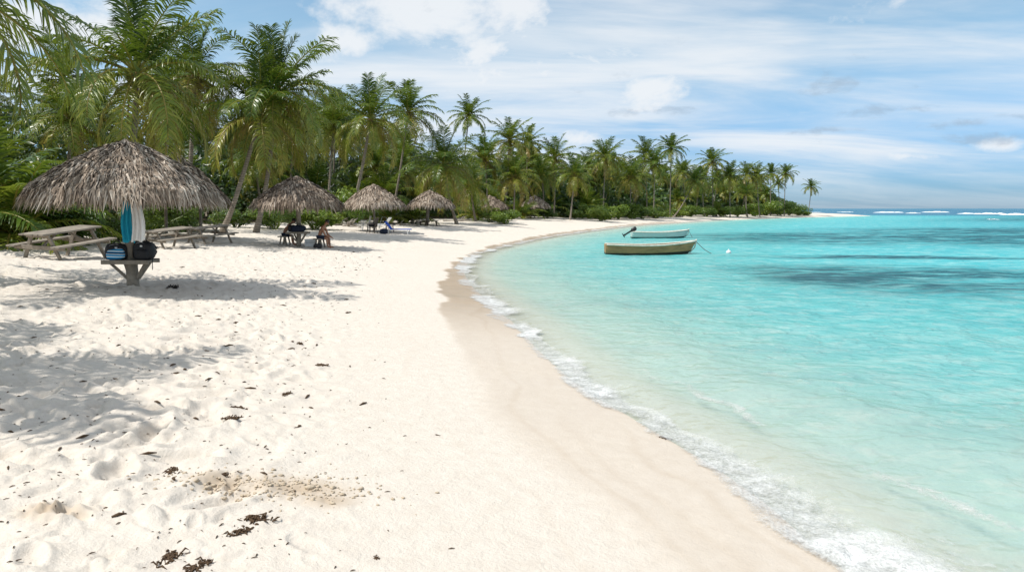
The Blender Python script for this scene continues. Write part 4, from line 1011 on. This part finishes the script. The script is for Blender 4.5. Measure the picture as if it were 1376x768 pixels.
# ================================================================== PEOPLE under the second shelter
def skin_body(name, joints, edges, radii, m, parent, root, sub=2):
    me = bpy.data.meshes.new(name); me.from_pydata([tuple(j) for j in joints], edges, []); me.materials.append(m)
    o = bpy.data.objects.new(name, me); link(o, parent)
    sk = o.modifiers.new('skin', 'SKIN'); sk.use_smooth_shade = True; sk.branch_smoothing = .4
    if not me.skin_vertices: me.attributes
    bpy.context.view_layer.objects.active = o
    if not me.skin_vertices:
        with bpy.context.temp_override(object=o, active_object=o): bpy.ops.mesh.customdata_skin_add()
    sv = me.skin_vertices[0].data
    for i, q in enumerate(radii): sv[i].radius = (q, q) if np.isscalar(q) else q; sv[i].use_root = (i == root)
    ss = o.modifiers.new('sub', 'SUBSURF'); ss.levels = sub; ss.render_levels = sub
    return o
def person(loc, rz, label, lean, elbows, seat_h, knee_fwd, hair_long=.0, head_drop=0.0, arm_to=None):
    """seated figure facing +X; origin on the ground below the hips"""
    t = thing('person', label, 'person', loc, rz, 'people seated at the second shelter')
    J = []; E = []; Rr = []
    def add(p, r_, frm=None):
        J.append(np.array(p, float)); Rr.append(r_)
        if frm is not None: E.append((frm, len(J) - 1))
        return len(J) - 1
    hz = seat_h + .10
    pel = add((0, 0, hz), (.15, .115))
    dirv = np.array([math.sin(lean), 0, math.cos(lean)])
    a1 = add(np.array([0, 0, hz]) + dirv * .20, (.125, .10), pel)
    d2 = np.array([math.sin(lean * 1.35), 0, math.cos(lean * 1.35)])
    a2 = add(J[a1] + d2 * .19, (.155, .115), a1)
    a3 = add(J[a2] + d2 * .12, (.12, .085), a2)
    d3 = np.array([math.sin(lean * 1.2 + head_drop), 0, math.cos(lean * 1.2 + head_drop)])
    nk = add(J[a3] + d3 * .075, .055, a3)
    h1 = add(J[nk] + d3 * .09, .070, nk); h2 = add(J[h1] + d3 * .075 + np.array([.012, 0, 0]), .088, h1); h3 = add(J[h2] + d3 * .06, .072, h2)
    face = np.array([math.cos(head_drop + lean * 1.2), 0, -math.sin(head_drop + lean * 1.2)])
    add(J[h2] + face * .10 - d3 * .01, .018, h2)        # nose
    for s in (-1, 1):
        hip = add((.02, s * .09, hz - .02), .095, pel)
        kn = add((knee_fwd, s * .13, seat_h + .02), .062, hip)
        cf = add((knee_fwd + .0, s * .13, seat_h * .62), .056, kn)
        an = add((knee_fwd + .03, s * .13, .085), .038, cf)
        add((knee_fwd + .19, s * .15, .035), .032, an)
        sh = add(J[a3] + np.array([-.01, s * .17, -.035]), .062, a3)
        el = add(elbows[0] * np.array([1, s, 1]) if not isinstance(elbows, dict) else np.array(elbows[s]), .043, sh)
        wr_ = add(np.array([arm_to[0], s * arm_to[1], arm_to[2]]), .030, el)
        pd = J[wr_] - J[el]; pd /= np.linalg.norm(pd)
        pm = add(J[wr_] + pd * .07, (.036, .022), wr_)
        for f in range(4):
            o_ = np.array([0, (f - 1.5) * .021, 0]); k1 = add(J[pm] + pd * .045 + o_, .0095, pm); add(J[k1] + pd * (.03 + .008 * (1.5 - abs(f - 1.5))) + np.array([0, 0, -.018]), .0085, k1)
        add(J[wr_] + pd * .055 + np.array([0, -s * .045, .01]), .011, wr_)
    skin_body('body', J, E, Rr, M['skin'], t, pel)
    # hair
    g = G(); c = J[h2] + d3 * .042 - face * .034
    g.ell(c, (.102, .094, .092), 18, 12, 1, rot=roty(lean * 1.2 + head_drop), lump=.12, seed=4)
    if hair_long: g.ell(J[nk] - face * .05 + d3 * .06, (.06, .08, .12), 14, 10, 1, rot=roty(lean))
    g.build('hair', M['hair'], t, True)
    for s in (-1, 1):
        e = J[h2] + face * .083 + np.array([0, s * .032, .005]); g = G(); g.ell(e, (.010, .014, .010), 8, 6); g.build('eye', M['black_plastic'], t, True)
        g = G(); g.ell(J[h2] + np.array([0, s * .088, -.005]), (.022, .01, .032), 8, 6); g.build('ear', M['skin'], t, True)
    # shorts
    J2 = [np.array([0, 0, hz + .07]), np.array([0, 0, hz])]; E2 = [(0, 1)]; R2 = [(.150, .122), (.168, .135)]
    for s in (-1, 1):
        i = len(J2); J2 += [np.array([.02, s * .095, hz - .02]), np.array([knee_fwd * .45, s * .118, seat_h + .055]), np.array([knee_fwd * .82, s * .135, seat_h + .03])]; E2 += [(1, i), (i, i + 1), (i + 1, i + 2)]; R2 += [.112, .102, .092]
    skin_body('shorts', J2, E2, R2, M['navy_cloth'], t, 1)
    return t
LP, kp = SP[0]
def pg(px, py): return ground(px, py)
b1 = pg(383, 329); b2 = pg(430, 332.5)
def stool(loc, label, w=.42, d=.8, h=.42):
    t = thing('bench_seat', label, 'bench', (loc[0], loc[1], loc[2] - .03), 0, 'benches under the second shelter')
    g = G(); g.box((0, -d / 4, h), (w, d / 2 - .01, .05)); g.box((0, d / 4, h), (w, d / 2 - .01, .05)); g.build('seat', M['old_wood'], t, bevel=.005)
    for sx in (-1, 1):
        g = G(); g.bar((sx * w * .2, -d * .3, h), (sx * w * .42, -d * .36, -.1), .06); g.build('leg', M['old_wood'], t)
        g = G(); g.bar((sx * w * .2, d * .3, h), (sx * w * .42, d * .36, -.1), .06); g.build('leg', M['old_wood'], t)
stool(b1, 'low wooden bench under the man bending to the table'); stool(b2, 'low wooden bench under the man resting his elbows on his knees')
person((b1[0] - .03, b1[1] - .1, b1[2] - .02), rad(12), 'bare backed man in dark shorts bending towards the shelter table', .50, [np.array([.40, .23, .66])], .42, .40, arm_to=(.52, .14, .74), head_drop=.25)
person((b2[0] - .02, b2[1] - .1, b2[2] - .02), rad(-6), 'bare chested man in dark shorts leaning forward with elbows on knees', .42, [np.array([.36, .19, .60])], .42, .44, arm_to=(.56, .06, .50), head_drop=.2)
# things between them
def duffel(loc, rz, label, m, r_=(.24, .15, .15), group=None):
    t = thing('beach_bag', label, 'bag', loc, rz, group)
    g = G(); g.ell((0, 0, r_[2] * .92), r_, 18, 12, .7, lump=.2, seed=9); g.build('body', m, t, True)
    u = np.linspace(0, PI, 10); g = G(); g.tube(np.stack([r_[0] * .5 * np.cos(u), 0 * u - r_[1] * .3, r_[2] * 1.7 + .11 * np.sin(u)], -1), .011, 5); g.build('handle', m, t, True); return t
duffel((LP[0] + .05, LP[1] - .18, LP[2] + .68), .1, 'dark blue beach bag lying on the shelf of the second shelter', M['navy_cloth'], (.33, .17, .15))
duffel((LP[0] - .28, LP[1] - .1, LP[2] + .68), .5, 'small black bag at the end of the second shelter shelf', M['black_cloth'], (.17, .13, .15))
cb = pg(418, 331.5); t = thing('cool_box', 'white cool box standing on the sand between the two seated men', 'cool box', (cb[0], cb[1], cb[2] - .01), .1)
g = G(); g.box((0, 0, .15), (.48, .32, .30), taper=1.05); g.build('box', M['white_plastic'], t, bevel=.02)
g = G(); g.box((0, 0, .33), (.53, .36, .055)); g.build('lid', M['white_plastic'], t, bevel=.015)
g = G(); g.tube([(-.26, 0, .22), (-.27, -.2, .22), (.27, -.2, .22), (.26, 0, .22)], .011, 6); g.build('handle', M['grey_metal'], t, True)
duffel((pg(427, 333.5)), .4, 'black bag on the sand by the feet of the second man', M['black_cloth'], (.18, .13, .11))

# ================================================================== CHAIRS under the third shelter
L3, k3 = SP[1]
def chair(loc, rz, label, m):
    t = thing('beach_chair', label, 'chair', (loc[0], loc[1], loc[2] - .02), rz, 'beach chairs under the third shelter')
    g = G(); g.box((0, 0, .40), (.50, .50, .035), rot=roty(rad(4))); g.build('seat', m, t, bevel=.01)
    g = G()
    for k in range(5): g.box((-.27 - .05, -.2 + .1 * k, .70), (.028, .075, .62), rot=roty(rad(-14)))
    g.box((-.40, 0, .99), (.03, .5, .07), rot=roty(rad(-14))); g.build('backrest', m, t, bevel=.008)
    for s in (-1, 1):
        g = G(); g.box((-.02, s * .27, .62), (.52, .06, .03)); g.bar((.2, s * .27, .61), (.23, s * .27, .40), .04); g.build('armrest', m, t, bevel=.006)
        for x in (-1, 1):
            g = G(); g.bar((x * .2, s * .22, .40), (x * .27, s * .26, -.02), .045); g.build('leg', m, t)
    return t
def lounger(loc, rz, label, mc, mf):
    t = thing('sun_lounger', label, 'sun lounger', (loc[0], loc[1], loc[2] - .02), rz, 'sun loungers under the third shelter')
    g = G(); g.box((.35, 0, .33), (1.25, .60, .05)); g.build('cushion', mc, t, bevel=.015)
    g = G(); g.box((-.52, 0, .56), (.05, .60, .72), rot=roty(rad(-38))); g.build('backrest', mc, t, bevel=.015)
    g = G()
    for s in (-1, 1): g.bar((-.75, s * .31, .29), (.98, s * .31, .29), .04)
    g.bar((-.3, -.3, .29), (-.3, .3, .29), .03); g.bar((.95, -.3, .29), (.95, .3, .29), .03); g.build('frame', mf, t)
    for x in (-.5, .8):
        for s in (-1, 1):
            g = G(); g.bar((x, s * .3, .29), (x + .03, s * .3, -.05), .04); g.build('leg', mf, t)
    return t
def at3(px, py, dy=0):
    q = ground(px, py); return np.array([q[0], q[1] + dy, q[2]])
chair(at3(491, 309), rad(205), 'white beach chair on the near side of the third shelter', M['white_plastic'])
chair(at3(500, 313), rad(170), 'dark wooden beach chair piled with bags at the third shelter', M['dark_wood'])
chair(at3(524, 311), rad(10), 'red brown beach chair behind the blue lounger', M['red_brown_cloth'])
lounger(at3(533, 314), rad(-4), 'blue sun lounger beside the third shelter', M['blue_cloth'], M['white_plastic'])
lounger(at3(512, 307), rad(170), 'white sun lounger in the shade of the third shelter', M['white_plastic'], M['grey_metal'])
c = at3(500, 313); duffel(c + np.array([.0, -.05, .42]), .3, 'black bag on the dark wooden beach chair', M['black_cloth'], (.22, .16, .14))
c = at3(516, 314); duffel(c, .9, 'navy bag on the sand between the wooden chair and the blue lounger', M['navy_cloth'], (.26, .2, .17))
c = at3(517.5, 315.5)
# towel draped over a folded chair back
def drape(loc, w, h, rz, m, label):
    u = np.linspace(-1, 1, 26); v = np.linspace(0, w, 12); U, Vv = np.meshgrid(u, v, indexing='ij')
    z = h - .03 - np.maximum(np.abs(U) - .08, 0) * h * .82; x = np.sign(U) * np.minimum(np.abs(U), .10) * 1.2 + U * .22 + .015 * np.sin(Vv * 20 + U * 3)
    p = np.stack([x, Vv - w / 2, z], -1) @ rotz(rz).T + np.array(loc)
    g = G(); g.grid(p); o = g.build('draped_towel', m, None, True); s = o.modifiers.new('thick', 'SOLIDIFY'); s.thickness = .012; return tag(o, label, 'towel')
q = at3(524, 311); ca = rad(10)
drape((q[0] - .40 * math.cos(ca), q[1] - .40 * math.sin(ca), q[2]), .5, 1.05, ca, M['white_cloth'], 'white towel draped over the back of the red brown chair')
# bench round the post of the fourth shelter
L4, k4 = SP[2]
t = thing('post_bench', 'dark wooden bench round the thick leaning post of the fourth shelter', 'bench', (L4[0] - .1, L4[1] - .1, L4[2] - .03))
g = G()
for k in range(4): g.box((0, -.48 + .17 * k, .48), (1.7, .155, .05))
g.build('seat', M['dark_wood'], t, bevel=.006)
for x in (-.7, -.1, .7):
    g = G(); g.bar((x, -.4, .48), (x + .05, -.42, -.1), .1); g.build('leg', M['dark_wood'], t)
# dark table with chairs under the farthest shelter, one low table under the sixth
L7, k7 = SP[5]
t = thing('low_table', 'dark low table in the shade of the farthest shelter', 'table', (L7[0] + .1, L7[1] - .6, L7[2] - .03))
g = G(); g.box((0, 0, .7), (1.7, .9, .06)); g.build('tabletop', M['dark_wood'], t, bevel=.006)
for x in (-.7, .7):
    for y in (-.35, .35): g = G(); g.box((x, y, .32), (.1, .1, .76)); g.build('leg', M['dark_wood'], t)
L6, k6 = SP[4]
t = thing('low_table', 'small low table at the foot of the sixth shelter', 'table', (L6[0] - .05, L6[1] - .3, L6[2] - .03))
g = G(); g.box((0, 0, .45), (1.3, .8, .06)); g.build('tabletop', M['old_wood'], t, bevel=.006)
for x in (-.5, .5):
    for y in (-.3, .3): g = G(); g.box((x, y, .2), (.08, .08, .5)); g.build('leg', M['old_wood'], t)

# ================================================================== BOATS
def boat(loc, rz, label, L, B, Hm, m, mi, seed, motor=False, bow_up=.42):
    t = thing('rowing_boat', label, 'boat', loc, rz, 'small boats moored in the lagoon')
    ns, nk = 26, 9
    u = np.linspace(0, 1, ns)
    x = -L / 2 + L * u
    half = B / 2 * np.where(u < .55, .80 + .20 * np.sin(u / .55 * PI / 2), np.cos(np.clip((u - .55) / .45, 0, 1) * PI / 2) ** .62)
    sheer = Hm + bow_up * np.clip((u - .35) / .65, 0, 1) ** 1.9 + .06 * (1 - u) ** 3
    keel = -.20 + .30 * np.clip((u - .78) / .22, 0, 1) ** 2
    def surf(inset):
        V = np.zeros((ns, 2 * nk + 1, 3))
        for j in range(2 * nk + 1):
            s = (j - nk) / nk; a = abs(s)
            w = np.maximum(half - inset, .004) * (np.sin(a * PI / 2) ** .62); zz = (keel + inset) + (sheer - keel - inset) * a ** 1.9
            lap = .012 * ((a * 6) % 1) if inset == 0 else 0
            rake = .32 * np.clip((u - .7) / .3, 0, 1) ** 2 * (1 - a ** 1.4)
            V[:, j] = np.stack([x - rake, np.sign(s) * (w + lap), zz], -1)
        return V
    g = G(); V = surf(0); g.grid(V); g.grid(V[:1].repeat(2, 0) + np.array([[[0, 0, 0]], [[-.001, 0, 0]]]))
    hull = g.build('hull', M[m], t, True)
    g = G(); g.grid(surf(.035)[:, ::-1]); g.build('inner_planking', M[mi], t, True)
    # transom
    tr = surf(0)[0]; c = tr.mean(0); g = G()
    ring = tr; k = len(ring); cen = np.array([ring[0, 0], 0, sheer[0] * .5]); off = np.array([-.03, 0, 0])
    vv = np.vstack([ring + off, [cen + off], ring + np.array([.03, 0, 0]), [cen + np.array([.03, 0, 0])]])
    tri = [(i, i + 1, k) for i in range(k - 1)] + [(0, k, k - 1)]; tri2 = [(b + k + 1, a + k + 1, c_ + k + 1) for a, b, c_ in tri]
    g.add(vv, [np.array(tri + tri2)]); i_ = np.arange(k - 1); g.f.append(np.stack([i_, i_ + k + 1, i_ + k + 2, i_ + 1], -1)); g.f.append(np.array([[0, k - 1, 2 * k, k + 1]]))
    g.build('transom', M[m], t)
    for s in (-1, 1):
        g = G(); g.tube(np.stack([x, s * (half + .012), sheer + .01], -1), .042, 6); g.build('gunwale', M['gunwale_paint'], t, True)
    for uu in (.22, .48, .72):
        hw = np.interp(uu, u, half) - .05; g = G(); g.box((-L / 2 + L * uu, 0, np.interp(uu, u, sheer) - .17), (.24, hw * 2, .035)); g.build('thwart', M[mi], t, bevel=.006)
    g = G(); g.tube([(x[-1] - .30, 0, keel[-1] - .03), (x[-1] - .05, 0, sheer[-1] * .5), (x[-1] + .02, 0, sheer[-1] + .09)], [.03, .035, .04], 6); g.build('stem_post', M['gunwale_paint'], t, True)
    bx_, bz = L / 2, sheer[-1]
    u2 = np.linspace(0, 1, 14); ln = 1.35 if not motor else .55
    g = G(); g.tube(np.stack([bx_ + ln * u2, -.15 * u2, bz - .02 + (-bz - .04) * u2 - .22 * np.sin(u2 * PI)], -1), .016, 5); g.build('mooring_line', M['rope'], t, True)
    if motor:
        mo = bpy.data.objects.new('outboard_motor', None); mo.location = (-L / 2 - .06, 0, sheer[0] + .06); mo.rotation_euler = (0, rad(58), 0); link(mo, t)
        g = G(); g.ell((0, 0, .26), (.17, .15, .23), 16, 10, .7); g.build('cowling', M['black_plastic'], mo, True)
        g = G(); g.box((0, 0, -.3), (.12, .07, .75), taper=1.2); g.build('shaft', M['black_plastic'], mo, bevel=.01)
        g = G(); g.ell((0, 0, -.68), (.19, .05, .05), 12, 8); g.box((.02, 0, -.55), (.26, .12, .015)); g.build('gear_case', M['black_plastic'], mo, True)
        g = G()
        for k in range(3): a = k * 2 * PI / 3; g.box((-.20, .07 * math.cos(a), -.68 + .07 * math.sin(a)), (.012, .06, .12), rot=rotx(a + .4))
        g.build('propeller', M['grey_metal'], mo)
        g = G(); g.bar((.1, 0, .1), (.55, .05, .16), .03); g.build('tiller', M['black_plastic'], mo)
    return t
def mid(x0, x1, py):
    a = np.array(sea(x0, py)); b = np.array(sea(x1, py)); return (a + b) / 2, np.linalg.norm(b - a)
c, l = mid(814, 934, 340.5); boat((c[0], c[1], 0.0), rad(-3), 'weathered yellow brown wooden rowing boat, the nearer of the two moored boats', l * 1.0, 1.5, .41, 'weathered_hull', 'hull_inside', 1, bow_up=.24); print('boat', c, l)
c, l = mid(849, 925, 319.5); boat((c[0], c[1], 0.0), rad(-2), 'pale green white motorboat with its black outboard tilted up, behind the wooden boat', l * 1.0, 1.4, .42, 'pale_hull', 'pale_inside', 2, True, .22)
b = sea(979, 340.5); t = G(); t.ell((0, 0, .06), (.13, .13, .12), 14, 10); t.tube([(0, 0, .17), (0, 0, .23)], .03, 6); o = t.build('mooring_buoy', M['white_plastic'], None, True, loc=(b[0], b[1], 0)); tag(o, 'small white mooring buoy floating off the bow of the wooden boat', 'buoy')

# ================================================================== DRIFTWOOD, WEED, LITTER
def log(px, py, L, r0, rz, label, seed):
    q = ground(px, py); r = np.random.default_rng(seed); u = np.linspace(-.5, .5, 12); g = G()
    g.tube(np.stack([u * L, .12 * np.sin(u * 5 + seed), .08 * np.sin(u * 4 + 2 * seed) + r0 * .7], -1), r0 * (1.1 - .9 * (u + .5) * .6), 8)
    for k in range(3):
        x = r.uniform(-.4, .4) * L; g.tube([(x, 0, r0), (x + .2, r.uniform(-.3, .3), r0 + .3), (x + .45, r.uniform(-.5, .5), r0 + .45)], [r0 * .45, r0 * .3, .01], 5)
    o = g.build('driftwood_log', M['driftwood'], None, True, loc=(q[0], q[1], q[2] - .03)); o.rotation_euler = (0, 0, rz); tag(o, label, 'driftwood', 'driftwood logs along the edge of the grove')
log(458, 303, 2.4, .16, .35, 'dark root of driftwood between the second and third shelters', 1)
log(474, 305, 1.8, .10, -.5, 'thin driftwood branch beside the dark root', 2)
log(556, 300, 3.0, .13, .1, 'driftwood log between the third and fourth shelters', 3)
log(548, 303.5, 2.2, .10, -.25, 'shorter driftwood log on the sand in front of the longer one', 4)
log(705, 290, 4.5, .2, .1, 'long driftwood log beside the sixth shelter', 5)
log(884, 289.5, 6, .25, .05, 'pale bleached log past the beach thicket', 6)
log(955, 288.5, 6, .25, .06, 'driftwood log on the far beach below the bushy headed palm', 7)
log(1000, 287.5, 6, .28, .1, 'driftwood log lying under the point', 8)
log(612, 297, 2.6, .14, .2, 'driftwood log at the foot of the broad low palm', 9)
def weed(px, py, s, label, seed, m='seaweed', flat=.35):
    s *= .8
    q = ground(px, py); r = np.random.default_rng(seed); g = G()
    for k in range(44):
        a = r.uniform(0, 2 * PI); d = min(.6, abs(r.normal(0, .4))) * s; x, y = d * math.cos(a) * 1.4, d * math.sin(a) * .7; l = s * r.uniform(.2, .55); b = r.uniform(0, 2 * PI)
        g.tube([(x, y, .005), (x + l * .5 * math.cos(b), y + l * .5 * math.sin(b), s * flat * r.uniform(.15, .7)), (x + l * math.cos(b + .6), y + l * math.sin(b + .6), .008)], [.003 + .012 * s, .004 + .02 * s, .002], 5)
    g.ell((0, 0, 0), (s * .62, s * .42, s * flat * .10), 16, 8, 1, lump=.9, seed=seed)
    for k in range(7): g.ell((r.normal(0, .35) * s * 1.2, r.normal(0, .35) * s * .6, .01), (s * .11, s * .07, s * flat * .22), 8, 6, 1, lump=.6, seed=k + seed)
    o = g.build('seaweed_clump', M[m], None, True, loc=(q[0], q[1], zsurf(q[0], q[1]) - .008)); o.rotation_euler = (0, 0, r.uniform(0, 6.28)); tag(o, label, 'seaweed', 'brown seaweed clumps on the dry sand')
weed(232, 629, .12, 'dark seaweed tuft left of the crumbled hollow', 1)
weed(346, 701, .15, 'large brown seaweed clump just below the crumbled hollow', 2); weed(322, 716, .12, 'smaller brown seaweed clump touching the large one', 3)
weed(228, 748, .15, 'dark seaweed spread at the bottom edge of the frame', 4); weed(262, 762, .13, 'seaweed clump cut by the bottom edge of the frame', 5)
weed(318, 549, .10, 'seaweed lump at the top of the short row above the hollow', 6); weed(313, 566, .12, 'tangled seaweed below the lump above the hollow', 7); weed(300, 640, .06, 'small seaweed scrap between the tuft and the hollow', 8)
weed(432, 491, .13, 'flat seaweed clump near the smooth sand', 9); weed(468, 420, .13, 'long dark seaweed clump beyond the flat one', 10); weed(402, 462, .12, 'seaweed clump midway up the weed line', 11); weed(391, 468, .09, 'small seaweed clump touching the one midway up the weed line', 12)
weed(384, 529, .11, 'round brown seaweed lump on the weed line', 13); weed(466, 402, .12, 'dark seaweed clump near the top of the weed line', 14); weed(505, 748, .045, 'small golden seaweed scrap on the smooth sand', 15); weed(587, 584, .04, 'tiny brown seaweed scrap alone on smooth sand', 16)
weed(893, 588, .10, 'brown seaweed caught in the edge of the foam', 17)
weed(233, 387, .22, 'dark lump of weed lying in the shade of the biggest shelter', 18, 'seaweed_dark', .6)
# scattered scraps
r = np.random.default_rng(8); g = G(); g2 = G(); cnt = 0
pts = []
for k in range(2000):
    if r.random() < .62:
        Yd = 3.6 * math.exp(r.uniform(0, math.log(9))); x = np.interp(Yd, SHORE[9:60, 1], SHORE[9:60, 0]) - abs(r.normal(4.9, 1.7))
    else:
        Yd = 3.6 * math.exp(r.uniform(0, math.log(9))); x = -r.uniform(.8, .72 * Yd + 2)
    pts.append((x, Yd))
pts = np.array(pts); dd = shore_d(pts[:, 0], pts[:, 1]); zz = hbase(pts[:, 0], pts[:, 1], dd)
for (x, y), d, z in zip(pts, dd, zz):
    z = zsurf(x, y)
    if d < 2.4 or (d < 3.4 and r.random() < .75): continue
    if veg_d(np.array([x]), np.array([y]))[0] > 2: continue
    s = r.uniform(.0025, .007) * (1 + (r.random() < .10) * 1.6) * (1 + y * .045); a = r.uniform(0, PI)
    ca, sa = math.cos(a) * s * r.uniform(1, 3.2), math.sin(a) * s * r.uniform(1, 3.2)
    g.tube([(x - ca, y - sa, z + .003), (x, y, z + .004 + s * .3), (x + ca, y + sa, z + .003)], [s * .3, s * .55, s * .25], 5, True)
o = g.build('beach_litter', M['seaweed'], None, True); tag(o, 'small scraps of dry weed, twigs and leaf scattered over the sand', 'litter', kind='stuff')
# damp clods in the dug hollow
g = G(); q = ground(395, 655)
for k in range(420):
    x, y = r.normal(0, .30) * 1.2, r.normal(0, .16); s = abs(r.normal(.001, .005)) + .002 + (r.random() < .012) * .016
    g.ell((q[0] + x - .05, q[1] + y, zsurf(q[0] + x - .05, q[1] + y) + s * .25), (s * 1.4, s, s * .7), 8, 6, .8, rotz(r.uniform(0, 3)), .5, 1.1, k)
q = ground(300, 650)
for k in range(70):
    x, y = r.normal(0, .2) * 1.3, r.normal(0, .12); s = abs(r.normal(.005, .004)) + .003
    g.ell((q[0] + x, q[1] + y, zsurf(q[0] + x, q[1] + y) + s * .25), (s * 1.4, s, s * .7), 8, 6, .8, rotz(r.uniform(0, 3)), .5, 1.1, k)
o = g.build('sand_clods', M['wet_clod'], None, True); tag(o, 'damp tan sand clods dug out beside the seaweed', 'sand clods', kind='stuff')
